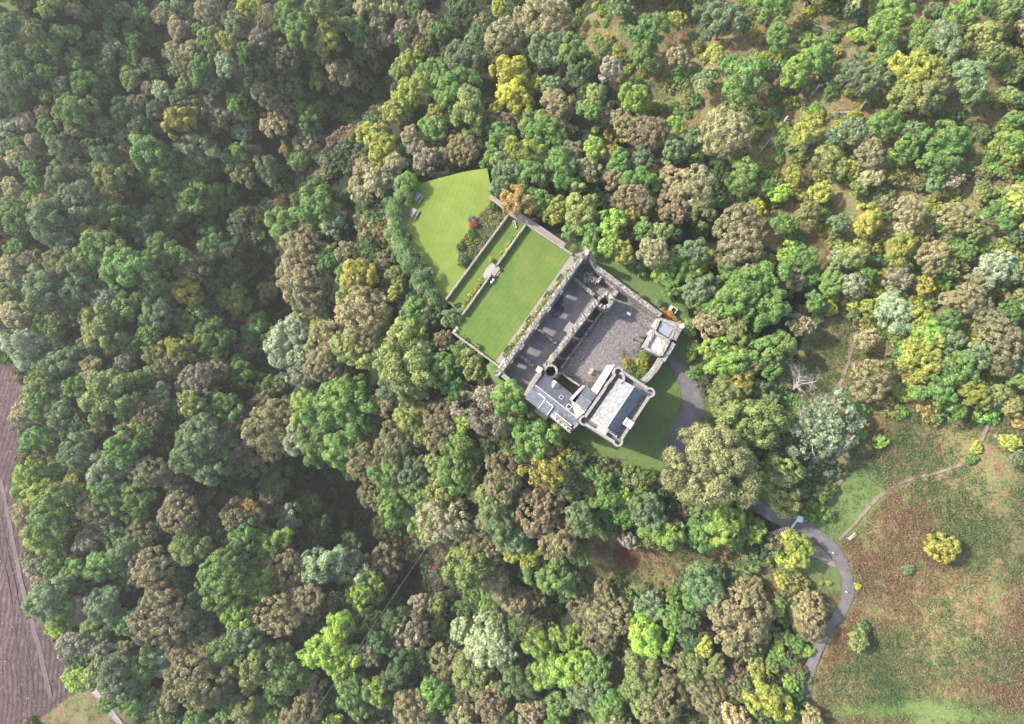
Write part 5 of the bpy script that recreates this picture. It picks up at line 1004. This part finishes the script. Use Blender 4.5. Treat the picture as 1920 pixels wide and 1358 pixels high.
# --- prototype crowns (radius 1, centred on the crown)
def X(seed, kind):
    if kind == 'c': return crown_mesh('crown', seed, 26, .29, 15000, .036, irr=.22, jit=.5)
    if kind == 'f': return crown_mesh('crown', seed, 52, .19, 15000, .03, irr=.08, puffs=8, pr=.48, jit=.5)
    if kind == 'l': return crown_mesh('crown', seed, 18, .34, 15000, .036, irr=.3, puffs=12, pr=.38, jit=.55)
    if kind == 's': return crown_mesh('crown', seed, 12, .42, 7000, .05, irr=.2, jit=.4, flat=.75, low=-.2)
    if kind == 'e': return crown_mesh('crown', seed, 30, .24, 6500, .04, irr=.25, jit=.8, puffs=5)
PROTO = {'c': [X(11+i, 'c') for i in range(6)], 'f': [X(31+i, 'f') for i in range(4)], 'l': [X(51+i, 'l') for i in range(4)], 's': [X(71+i, 's') for i in range(3)], 'k': [X(91+i, 'e') for i in range(2)]}
for L_l in PROTO.values():
    for me_ in L_l: me_.materials.append(LEAF)
def trunk_mesh(seed):
    rng = random.Random(seed); mb = MB(); mb.tube([(0, 0, -.12), (.01, 0, .3), (.03, .02, .75), (.02, 0, 1.05)], [.10, .07, .055, .03], 7)
    for k in range(7):
        a = k*2.4+rng.random(); z0 = .5+.07*k; d = Vector((math.cos(a), math.sin(a), 0)); e_ = rng.uniform(.4, .7)
        mb.tube([(0, 0, z0), tuple(d*e_*.5+Vector((0, 0, z0+.12))), tuple(d*e_+Vector((0, 0, z0+.3)))], [.035, .024, .008], 4)
    me_ = bpy.data.meshes.new('trunk'); me_.from_pydata(mb.v, [], mb.f); me_.update(); me_.materials.append(BARK); return me_
TR = [trunk_mesh(i) for i in range(3)]
def twigs_mesh(seed):
    rng = random.Random(seed); mb = MB()
    for k in range(9):
        a = k*2.4; d = Vector((math.cos(a)*.8, math.sin(a)*.8, rng.uniform(.1, 1))).normalized()
        limb(mb, Vector((0, 0, -.45)), d, 1.15, .028, 2, rng, .28, .04, 5)
    me_ = bpy.data.meshes.new('branch'); me_.from_pydata(mb.v, [], mb.f); me_.update(); me_.materials.append(TWIGB); return me_
TWG = [twigs_mesh(1), twigs_mesh(2)]

items = []
for (ox, oy), txt in TILES.items():
    for s_ in txt.replace('\n', '').split(';'):
        if s_.strip():
            a, b_, r_, c_ = s_.split(); items.append([ox+float(a)/3, oy+float(b_)/3, float(r_)/3, c_])
def in_poly(x, y, poly): return bool(poly_mask(np.array([float(x)]), np.array([float(y)]), poly)[0])
GUL1 = [(880,40),(800,95),(690,190),(650,280),(590,290),(500,340),(440,400),(440,480),(520,560),(560,560),(500,440),(520,390),(620,340),(680,260),(730,190),(830,120)]; GUL2 = [(590,870),(640,880),(740,960),(830,1060),(880,1110),(850,1160),(760,1080),(660,980),(590,920)]
items = [q_ for q_ in items if not (in_poly(q_[0], q_[1], GUL1) or in_poly(q_[0], q_[1], GUL2))]
KEEP = [LAWN_A, LAWN_B, LAWN_C, YARD, PATH_A]
trng = random.Random(5); items.sort(key=lambda q_: -q_[2])
def sector(dx, dy):
    a = math.degrees(math.atan2(-dy, dx)) % 360
    return ['right of', 'above right of', 'above', 'above left of', 'left of', 'below left of', 'below', 'below right of'][int((a+22.5)//45) % 8]
ORD = ['nearest', 'second', 'third', 'fourth', 'fifth', 'sixth', 'seventh', 'eighth', 'ninth', 'tenth', 'eleventh', 'twelfth', 'thirteenth', 'fourteenth']
infos = []
for i, (x, y, rp, c_) in enumerate(items):
    d_, nm, lx, ly = min(((math.hypot(x-lx, y-ly), nm, lx, ly) for nm, lx, ly in LANDMARK if math.hypot(x-lx, y-ly) > 28), key=lambda q_: q_[0])
    infos.append((nm, sector(x-lx, y-ly), c_, d_))
NT = 300; labels = {}; buckets = {}
for i in range(len(items)): buckets.setdefault(infos[i][:3], []).append(i)
for key, L_l in buckets.items():
    L_l.sort(key=lambda i: infos[i][3]); solo = len(L_l) == 1
    for k, i in enumerate(L_l):
        big = 'large ' if items[i][2] > 36 else 'small ' if items[i][2] < 17 else ''
        art = '' if 'photo' in key[0] or True else ''
        labels[i] = ('%s%s crown %s the %s' % (big, WORD[key[2]], key[1], key[0])) if solo else '%s%s crown %s the %s, %s such' % (big, WORD[key[2]], key[1], key[0], ORD[min(k, 13)])
def near_special(x, y):
    for (sx, sy), lab in SPECIAL.items():
        if math.hypot(sx-x, sy-y) < 9: return lab
    return None
NAMES = {'c': 'broadleaf_tree', 'f': 'domed_tree', 'l': 'lobed_tree', 's': 'bush', 'k': 'twiggy_tree'}
stuffV, stuffF, stuffC, stuffLv, stuffLh = [], [], [], [], []; nstuff = 0
small = [crown_mesh('x', 200+i, 18, .34, 5200, .058, irr=.22, jit=.4) for i in range(5)]+[crown_mesh('x', 300+i, 9, .45, 1100, .1, irr=.25, jit=.5) for i in range(5)]
def mesh_arrays(me_):
    V = np.empty(len(me_.vertices)*3, np.float32); me_.vertices.foreach_get('co', V); Fq = np.empty(len(me_.loops), np.int32); me_.loops.foreach_get('vertex_index', Fq)
    lv = np.empty(len(me_.polygons), np.float32); me_.attributes['lv'].data.foreach_get('value', lv); lh = np.empty(len(me_.polygons), np.float32); me_.attributes['lh'].data.foreach_get('value', lh)
    return V.reshape(-1, 3), Fq.reshape(-1, 4), lv, lh
SA = [mesh_arrays(m_) for m_ in small]
for m_ in small: bpy.data.meshes.remove(m_)
class Stuff:
    def __init__(s): s.V = []; s.F = []; s.C = []; s.lv = []; s.lh = []; s.n = 0
    def add(s, k, p, Rw, Rz, rot, col):
        V, Fq, lv, lh = SA[k]; c_, s_ = math.cos(rot), math.sin(rot)
        W = np.stack([(V[:, 0]*c_-V[:, 1]*s_)*Rw+p[0], (V[:, 0]*s_+V[:, 1]*c_)*Rw+p[1], V[:, 2]*Rz+p[2]], 1)
        s.V.append(W); s.F.append(Fq+s.n); s.n += len(V); s.lv.append(lv); s.lh.append(lh); s.C.append(np.tile(np.array([*col, 1.], np.float32), (len(Fq), 1)))
    def build(s, name, label, cat):
        me_ = np_mesh(name, np.concatenate(s.V), np.concatenate(s.F), {'lv': ('FLOAT', 'FACE', np.concatenate(s.lv)), 'lh': ('FLOAT', 'FACE', np.concatenate(s.lh)), 'col': ('FLOAT_COLOR', 'FACE', np.concatenate(s.C))})
        return tag(link(name, me_, LEAF_A), label, cat, kind='stuff')
ST = Stuff(); GT = 'woodland trees around the castle'; GB = 'bushes and small trees among the bracken'
# rough ground cover map in photo space, to know where crowns leave gaps
CW, CH = 192, 136; cover = np.zeros((CH, CW)); yy, xx = np.mgrid[0:CH, 0:CW]*10.+5
for x, y, rp, c_ in items: cover = np.maximum(cover, np.hypot(xx-x, yy-y) < rp*.95)
for k, (x, y, rp, c_) in enumerate(items):
    col = PAL[c_]; west = x < 640 and y < 1000; j = trng.uniform(.84, 1.14)*(.9 if west else 1.0); col = tuple(min(.9, q_*j*trng.uniform(.94, 1.06)) for q_ in col)  # left wood's shade put into the colour: crowns there slightly darkened
    d_guess = 1.0; bush = rp < (19 if y < 800 else 15) and x > 1150 or (1000 < x < 1300 and 480 < y < 560)
    far = y < 330 and x < 330
    kind = 'k' if c_ == 'k' else 'f' if c_ in 'nt' or (x, y) == (347, 550) else trng.choice('ccl')
    if bush: kind = 's'
    if c_ == 'q' and x > 1700: kind = 'f'; col = (.40, .385, .085)
    p0 = ground(x, y, 3.0); Rg_ = rp*mpp(p0)
    hc = Rg_*.75 if bush or Rg_ < 1.6 else Rg_*1.05+2.2
    if 1380 < x < 1920 and y > 960 and not bush: hc = Rg_*.95+.6
    if c_ == 'q' and x > 1700: hc = Rg_*1.0+.3
    if 655 < x < 880 and 110 < y < 330: hc = Rg_+1.5
    p = ground(x, y, hc); Rw = rp*mpp(p)*(.93 if x < 700 and y < 380 else 1.06 if x < 1080 else .93 if x > 1400 and y > 900 else .9 if y < 330 and x > 1100 else .88 if x > 1400 and rp < 34 else 1.0); gz = T(p.x, p.y); rz = Rw*(.82 if bush else trng.uniform(.85, 1.05)); rot = trng.uniform(0, 6.28)
    if k >= NT:
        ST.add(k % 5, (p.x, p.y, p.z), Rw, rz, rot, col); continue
    sp = near_special(x, y)
    if sp and 'star' in sp: kind = 'k'
    nm = NAMES[kind] if not bush else 'bush'
    rt = empty(nm, (p.x, p.y, gz), rot, sp or labels[k], 'bush' if bush else 'tree', GB if bush else GT)
    me_ = PROTO[kind][k % len(PROTO[kind])]; o = bpy.data.objects.new('crown', me_); COL.objects.link(o); o.parent = rt
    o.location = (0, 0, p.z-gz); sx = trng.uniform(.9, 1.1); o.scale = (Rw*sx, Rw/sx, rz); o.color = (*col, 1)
    tk = bpy.data.objects.new('trunk', TR[k % 3]); COL.objects.link(tk); tk.parent = rt; tk.scale = (Rw, Rw, (p.z-gz)*.98+.01)
    if kind == 'k':
        bo = bpy.data.objects.new('branch', TWG[k % 2]); COL.objects.link(bo); bo.parent = rt; bo.location = (0, 0, p.z-gz); bo.scale = (Rw*1.02, Rw*1.02, rz)
ST.build('far_wood', 'dense mass of smaller woodland crowns filling between the large trees', 'woodland')
# --- low understorey filling gaps between crowns
US = Stuff(); cnt = 0
OPEN = [FIELDS[0], FIELDS[1], GLADE, FELL, GRASS[4], GRASS[5], [(x, y) for x, y in PLATEAU], [c2(180,60), c2(720,40), c2(730,230), c2(1270,530), c2(800,1290), c2(420,1000), c2(400,850), c2(150,400)], [(a, b) for a, b in ((1380,870),(1450,900),(1530,960),(1600,1040),(1620,1110),(1580,1180),(1540,1230),(1530,1358),(1495,1358),(1510,1220),(1560,1130),(1570,1080),(1500,1020),(1430,985),(1370,950))], [(90,1400),(60,1345),(140,1240),(250,1330),(280,1400)]]
UR = random.Random(9)
while cnt < 1750:
    x, y = UR.uniform(-20, 1940), UR.uniform(-20, 1378); ci, cj = min(max(int(y/10), 0), CH-1), min(max(int(x/10), 0), CW-1)
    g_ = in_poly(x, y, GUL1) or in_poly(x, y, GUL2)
    if cover[ci, cj] and UR.random() < .9 and not g_: continue
    if not g_ and cnt > 1300 and UR.random() < .8: continue
    if any(in_poly(x, y, q_) for q_ in OPEN): continue
    slope = x > 1080 and y < 330; shrubby = x > 1380 and 280 < y < 840
    gul = in_poly(x, y, GUL1) or in_poly(x, y, GUL2)
    if slope and UR.random() < .25: continue
    p0 = ground(x, y, 1.0); Rw = UR.uniform(1.2, 2.6)*(.7 if slope else 1.0); p = ground(x, y, Rw*.5)
    c_ = UR.choice('gddbvvgn' if not slope and not shrubby else 'yyvlgvvg'); c_ = UR.choice('dnvdb') if gul else c_; col = tuple(q_*(UR.uniform(.25, .5) if gul else UR.uniform(.7, 1.0) if shrubby or slope else UR.uniform(.5, .8)) for q_ in PAL[c_]); US.add(5+UR.randrange(5), p, Rw, Rw*.75, UR.uniform(0, 6.28), col); cnt += 1  # ravine shade put into the colour: gully bushes darkened most
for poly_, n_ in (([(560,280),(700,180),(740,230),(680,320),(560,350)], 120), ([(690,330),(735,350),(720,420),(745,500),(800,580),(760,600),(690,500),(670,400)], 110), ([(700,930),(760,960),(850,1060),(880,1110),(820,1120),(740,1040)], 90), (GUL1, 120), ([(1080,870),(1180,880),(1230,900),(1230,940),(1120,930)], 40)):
    xs = [q_[0] for q_ in poly_]; ys = [q_[1] for q_ in poly_]; m_ = 0
    while m_ < n_:
        x, y = UR.uniform(min(xs), max(xs)), UR.uniform(min(ys), max(ys))
        if not in_poly(x, y, poly_): continue
        Rw = UR.uniform(1.2, 2.6); p = ground(x, y, Rw*.4); c_ = UR.choice('dgvnbt'); US.add(5+UR.randrange(5), p, Rw, Rw*.75, UR.uniform(0, 6.28), tuple(q_*UR.uniform(.35, .75) for q_ in PAL[c_])); m_ += 1  # mostly ravine bushes, its shade put into their darkened colour
m_ = 0
while m_ < 420:
    x, y = UR.uniform(-260, 2180), UR.uniform(-160, 1600)
    if -15 < x < 1935 and -15 < y < 1373: continue
    if any(in_poly(x, y, q_) for q_ in OPEN) or (x > 1480 and y > 740 and UR.random() < .97) or (1480 < x < 1540 and y > 1340): continue
    Rw = UR.uniform(2.8, 4.6); p = ground(x, y, Rw*1.6); c_ = UR.choice('gggdbvvntl'); US.add(5+UR.randrange(5), p, Rw, Rw, UR.uniform(0, 6.28), tuple(q_*UR.uniform(.8, 1.05) for q_ in PAL[c_])); m_ += 1
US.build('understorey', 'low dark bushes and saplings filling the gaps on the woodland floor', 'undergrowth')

# --- the special trees
def cauli(name, px, rp, hc, label, col, seed, nl=34, rl=.27, n=42000, size=.022, flat=.7):
    p = ground(*px, hc); Rw = rp*mpp(p); gz = T(p.x, p.y); rt = empty(name, (p.x, p.y, gz), 0, label, 'tree')
    me_ = crown_mesh('crown', seed, nl, rl, n, size, irr=.14, flat=flat, low=-.2, puffs=12, pr=.42, jit=.35); o = link('crown', me_, LEAF, rt); o.location = (0, 0, p.z-gz); o.scale = (Rw, Rw, Rw*.95); o.color = (*col, 1)
    tk = bpy.data.objects.new('trunk', TR[0]); COL.objects.link(tk); tk.parent = rt; tk.scale = (Rw*.8, Rw*.8, p.z-gz)
cauli('domed_tree', (1325, 874), 82, 9.5, 'huge olive green domed tree with cauliflower crown overhanging the drive', (.27,.28,.12), 301)
bare_tree('dead_tree', (1497, 728), 4.5, 5.0, 'dead leafless grey tree standing left of the upper footpath', (.35, .9, -.1), TWIG, 6, 3, 3, .26, 4, .35)
def half_bare(px, rp, hc, label, col, seed, n=2300, tm=TWIG):
    o = bare_tree('half_bare_tree', px, hc, rp*mpp(ground(*px, hc))*1.0, label, (0, 0, -.25), tm, 6, 3, 7, .3, seed, 1.0)
    p = ground(*px, hc+1); Rw = rp*mpp(p); me_ = crown_mesh('crown', seed, 34, .2, n, .055, irr=.22, flat=.6, low=-.1, jit=.9, puffs=6); q_ = link('crown', me_, LEAF, o)
    q_.location = Vector((p.x, p.y, p.z))-o.location; q_.scale = (Rw, Rw, Rw*.8); q_.color = (*col, 1)
half_bare((1545, 800), 62, 7.0, 'silvery half bare tree with pale twigs and thin leaves by the footpath', (.23, .29, .165), 402, 3600)
# --- hedge, garden plants
rng = np.random.RandomState(77)
hp = [(757,346,20),(748,372,18),(739,396,18),(737,420,18),(741,442,18),(750,462,19),(762,480,19),(772,498,19),(783,516,18),(792,534,17),(802,552,14),(812,562,10),(728,384,14),(731,440,14),(775,524,14),(760,500,13),(795,512,12)]
C = []; Rl = []
for x, y, r_ in hp:
    for k in range(3):
        p = P(x+rng.uniform(-6, 6)+4, y+rng.uniform(-6, 6), ZC+1.8); m_ = mpp(p); C.append((p.x, p.y, ZC+.9+rng.rand()*1.1)); Rl.append(r_*m_*(.85+.3*rng.rand()))
C = np.array(C); cen = C.mean(0); V, Fq, lv, lh = leaves_on(rng, C-cen, Rl, 44000, .14, puffs=14, pr=.4, cen=(0, 0, -6), zmin=-8)
me_ = np_mesh('hedge', V, Fq, {'lv': ('FLOAT', 'FACE', lv), 'lh': ('FLOAT', 'FACE', lh)}); o = link('hedge', me_, LEAF); o.location = cen; o.color = (.2, .3, .115, 1); tag(o, 'thick curving green hedge along the left edge of the outer lawn', 'hedge')
def shrub(px, rp, up, col, label, name='bush', kind='s', seed=0, cat='bush', flat=1.0, z=None):
    p = P(*px, z+up) if z is not None else ground(*px, up); Rw = rp*mpp(p); gz = z if z is not None else T(p.x, p.y); rt = empty(name, (p.x, p.y, gz), seed, label, cat)
    o = bpy.data.objects.new('foliage', PROTO[kind][seed % len(PROTO[kind])]); COL.objects.link(o); o.parent = rt; o.location = (0, 0, up); o.scale = (Rw, Rw, Rw*flat); o.color = (*col, 1)
    st = bpy.data.objects.new('stem', TR[seed % 3]); COL.objects.link(st); st.parent = rt; st.scale = (Rw*.6, Rw*.6, up)
shrub((768, 344), 19, 1.6, (.2, .34, .06), 'rounded bright green bush at the top of the hedge', seed=1, z=ZC)
shrub(c2(608,388), 7.5, .9, (.5, .11, .09), 'small round red bush at the edge of the flower bed', seed=2, z=ZC)
shrub(c2(600,445), 8, .85, (.12, .25, .04), 'round clipped green bush beside the red bush', 'clipped_bush', 'f', seed=1, z=ZC)
shrub(c2(595,360), 8, .7, (.22, .33, .24), 'wispy blue green bush above the red bush', seed=0, z=ZC)
shrub(c2(545,610), 12, .9, (.12, .19, .09), 'dull green bush at the lower corner of the flower bed', seed=1, z=ZC)
shrub(c2(530,525), 8, .7, (.13, .22, .05), 'green bush on the left edge of the flower bed', seed=2, z=ZC)
shrub(c2(725,285), 9, .8, (.15, .25, .05), 'green bush at the top corner of the flower bed', seed=0, z=ZC)
shrub(c2(715,605), 5, .5, (.42, .42, .05), 'small yellow bush beside the stone landing', seed=1, z=ZB)
shrub(c2(198,315), 6, .7, (.42, .27, .12), 'small orange bush between the hedge and the lower picnic table', seed=1, z=ZC)
shrub(z2(690,230), 6, .9, (.19, .25, .08), 'small climbing plant against the castle wall near the tall corner', seed=2, z=ZA)
for i, (q_, r_, cc, lb) in enumerate(((zg(840,300), 6, (.5,.36,.06), 'golden bush on the outer foot of the curtain wall, upper'), (zg(1020,430), 9, (.48,.3,.07), 'orange yellow bush growing over the right castle corner wall'), (zg(1130,560), 8, (.5,.36,.06), 'golden bush above the blue grey gatehouse roof'),
        (zg(1240,620), 6, (.5,.4,.07), 'golden yellow bush beside the white capped pier'), (zg(740,110), 8, (.2,.3,.18), 'greyish bush outside the curtain wall'), (zg(930,370), 7, (.4,.22,.12), 'reddish orange bush between the timber box and curtain wall'), ((1201,556), 6, (.5,.4,.05), 'bright yellow bush on the curtain wall foot above the yard'),
        (c3(1400,430), 9, (.17,.24,.05), 'green yellow bush in the yard corner below the gatehouse'), (c3(1380,500), 9, (.3,.33,.05), 'yellowest bush in the corner between gatehouse and tower'), (c3(1360,580), 9, (.2,.26,.05), 'green bush against the tower wall near the curved wall'), (c3(1240,490), 8, (.3,.25,.07), 'brownish yellow bush beside the top corner of the tower'), (c3(1300,540), 8, (.14,.18,.06), 'olive bush between the brownish and yellowest bushes'))):
    shrub(q_, r_*(1.35 if i >= 7 else 1.0), 1.0, cc, lb, seed=i, z=(0.0 if i >= 7 else -.9))
def tufts(name, label, cat, spots, cols, size, mat=LEAF_A, up=.2, seed=4, k=14, rad=.3):
    rg_ = np.random.RandomState(seed); n = len(spots)*k; S = np.repeat(np.array(spots, float), k, 0); S += rg_.normal(size=S.shape)*np.array([rad, rad, up*.6])+np.array([0, 0, up])
    nr = rdirs(rg_, n)+np.array([0, 0, .8]); nr /= np.linalg.norm(nr, axis=1, keepdims=True); a = np.cross(nr, rdirs(rg_, n)); a /= np.linalg.norm(a, axis=1, keepdims=True); b_ = np.cross(nr, a)
    s_ = (size*(.5+rg_.rand(n)))[:, None]; V = np.stack([S-a*s_, S-b_*s_*.5, S+a*s_, S+b_*s_*.5], 1).reshape(-1, 3); ci = np.repeat(np.array(cols, float), k, 0)
    me_ = np_mesh(name, V, np.arange(n*4).reshape(-1, 4), {'lv': ('FLOAT', 'FACE', rg_.rand(n)), 'lh': ('FLOAT', 'FACE', rg_.rand(n)), 'col': ('FLOAT_COLOR', 'FACE', np.concatenate([ci, np.ones((n, 1))], 1))})
    return tag(link(name, me_, mat), label, cat, kind='stuff')
pr = random.Random(21)
def band(p, q, w_, n, z):
    out_ = []
    for _ in range(n):
        u = pr.random(); a = lerp(p, q, u); d = P(*q, z)-P(*p, z); e_ = Vector((-d.y, d.x, 0)).normalized()*pr.uniform(-w_, w_); out_.append(tuple(P(*a, z)+e_))
    return out_
BC = [(.16,.26,.06), (.3,.33,.06), (.45,.45,.07), (.1,.18,.06), (.3,.2,.1), (.2,.28,.12)]
sp_ = band(c2(1195,665), c2(800,1190), .45, 260, ZA); tufts('border_plants', 'mixed green and yellow border plants along the castle wall path', 'plants', sp_, [pr.choice(BC) for _ in sp_], .2, up=.35, k=12, rad=.25)
sp_ = band(c2(905,405), c2(775,585), .35, 90, ZB)+band(c2(690,690), c2(540,890), .35, 110, ZB); tufts('border_plants', 'yellow flowering plants along the terrace walls', 'plants', sp_, [pr.choice(BC[1:3]+BC[:1]) for _ in sp_], .17, up=.25, seed=5, k=10, rad=.22)
sp_ = []; xs = [q_[0] for q_ in BED]; ys = [q_[1] for q_ in BED]
while len(sp_) < 420:
    x, y = pr.uniform(min(xs), max(xs)), pr.uniform(min(ys), max(ys))
    if in_poly(x, y, BED): sp_.append(tuple(P(x, y, ZC+.12)))
tufts('bed_plants', 'mixed perennials and yellow flowers filling the flower bed', 'plants', sp_, [pr.choice(BC+[(.22,.18,.1), (.14,.2,.08), (.2,.16,.1)]) for _ in sp_], .17, up=.25, seed=6, k=10, rad=.25)
# --- bracken and rough grass on the open slopes
def scatter(polyw, n, rnd_):
    xs = [q_[0] for q_ in polyw]; ys = [q_[1] for q_ in polyw]; out_ = np.empty((0, 2))
    while len(out_) < n:
        c_ = np.stack([rnd_.uniform(min(xs), max(xs), n), rnd_.uniform(min(ys), max(ys), n)], 1); out_ = np.concatenate([out_, c_[poly_mask(c_[:, 0], c_[:, 1], polyw)]])
    return out_[:n]
rb = np.random.RandomState(12); S = []; Cc = []
road_w = [tuple(ground(a, b)[:2]) for a, b, c in drive]
fpw = [[tuple(ground(a, b)[:2]) for a, b in q_] for q_ in ([(1607,618),(1590,680),(1568,735),(1560,760)], [(1588,845),(1585,880),(1563,925),(1515,985)], [(1878,762),(1835,830),(1803,868),(1760,885),(1700,901),(1655,925),(1572,1014)])]
for pw, n in ((FIELDS_W[0], 30000), (FIELDS_W[1], 1500), (FIELDS_W[2], 5200), (FIELDS_W[3], 700), (FIELDS_W[4], 3500), (FIELDS_W[5], 700), (GLADE_W, 1500)):
    pt = scatter(pw, n, rb); ok = (poly_dist(pt[:, 0], pt[:, 1], road_w, False) > 1.7)
    for q_ in fpw: ok &= poly_dist(pt[:, 0], pt[:, 1], q_, False) > .5
    gm = np.zeros(len(pt), bool)
    for gw in GRASS_W[3:]: gm |= poly_mask(pt[:, 0], pt[:, 1], gw)
    ok &= ~gm | (rb.rand(len(pt)) < .15)
    for x, y in pt[ok]:
        v1 = mnoise.noise(Vector((x*.06, y*.06, 3.37)))+.35*mnoise.noise(Vector((x*.3, y*.3, 9.61)))+rb.normal()*.12; v2 = mnoise.noise(Vector((x*.11, y*.11, 17.53)))
        if v2+.2*rb.normal() > .3: continue
        col = (.09,.135,.05) if v1 < -.1 else (.15,.165,.07) if v1 < .03 else (.22,.18,.09) if v1 < .14 else (.22,.135,.078)
        if pw is GLADE_W: col = (.09,.13,.05) if v1 < .1 else (.17,.07,.05)
        S.append((x, y, T(x, y))); Cc.append(col)
tufts('bracken', 'patchwork of green and rust coloured bracken on the open slopes', 'bracken', S, Cc, .15, up=.3, seed=8, k=13, rad=.45)
# --- fallen leaves along the drive, weeds in the yard
sp_ = []
for i in range(len(drive)-1):
    a, b_ = drive[i], drive[i+1]; L_ = math.hypot(a[0]-b_[0], a[1]-b_[1])
    for _ in range(int(L_*2.2)):
        u = pr.random(); w_ = (a[2]+(b_[2]-a[2])*u)/2; dx, dy = (b_[0]-a[0])/L_, (b_[1]-a[1])/L_; s_ = pr.choice((-1, 1))*w_*min(1.25, abs(pr.gauss(1, .16)))
        p = ground(a[0]+(b_[0]-a[0])*u-dy*s_, a[1]+(b_[1]-a[1])*u+dx*s_); sp_.append((p.x, p.y, T(p.x, p.y)+.14))
tufts('fallen_leaves', 'scattered fallen leaves along both edges of the drive', 'leaves', sp_, [pr.choice([(.2,.14,.07), (.3,.2,.09), (.14,.13,.06), (.1,.13,.05)]) for _ in sp_], .07, up=.02, seed=31, k=5, rad=.22)
sp_ = []
for p_, q_, n_, w_ in ((z2(1340,760), zg(720,520), 60, .4), (z2(1130,1060), c3(650,560), 60, .35), (c3(700,600), c3(900,710), 70, .9), (c3(1000,560), c3(900,720), 70, .6), (zg(600,800), zg(300,1240), 50, .8), (c3(1180,420), c3(1350,390), 70, 1.2)):
    sp_ += band(p_, q_, w_, n_, 0.0)
tufts('yard_weeds', 'low moss and weeds along the courtyard edges', 'weeds', sp_, [pr.choice([(.1,.13,.05), (.14,.15,.07), (.17,.15,.09), (.08,.11,.045)]) for _ in sp_], .09, up=.04, seed=33, k=9, rad=.25)
# --- felled slope debris
pt = scatter(FELL_W, 1000, rb); mb = MB(); fr = random.Random(3)
for x, y in pt:
    z = T(x, y)+.08; a = fr.uniform(0, 3.14); L_ = fr.uniform(.06, .22); mb.box((x, y), (math.cos(a), math.sin(a)), L_, fr.uniform(.05, .1), z-.1, z+fr.uniform(.05, .15))
tag(mb.build('felling_debris', noisy('bleached_brash', [(.3, (.18, .14, .13)), (.7, (.36, .31, .29))], .8, .9)), 'pale sticks and stumps littering the purple brown felled slope', 'brash', kind='stuff')
from collections import Counter
print('DUP', [(k_, n_) for k_, n_ in Counter(o_['label'] for o_ in COL.objects if 'label' in o_).items() if n_ > 1])
print('objects', len(bpy.data.objects), 'trees', len(items))
# ------------------------------------------------------------------ thin autumn air
hz = MB(); hz.prism([(-1500,-1500),(1500,-1500),(1500,1500),(-1500,1500)], float(TZ.min())-3, CAM_H+6)
hm = bpy.data.materials.new('thin_haze'); hm.use_nodes = True; hn = hm.node_tree.nodes; hn.clear()
ho = hn.new('ShaderNodeOutputMaterial'); pv = hn.new('ShaderNodeVolumePrincipled'); pv.inputs['Density'].default_value = .0002; pv.inputs['Color'].default_value = (.95, .95, .9, 1); pv.inputs['Anisotropy'].default_value = .2
hm.node_tree.links.new(pv.outputs[0], ho.inputs['Volume'])
tag(hz.build('haze', hm), 'thin pale air over the wooded glen', 'haze', kind='stuff')
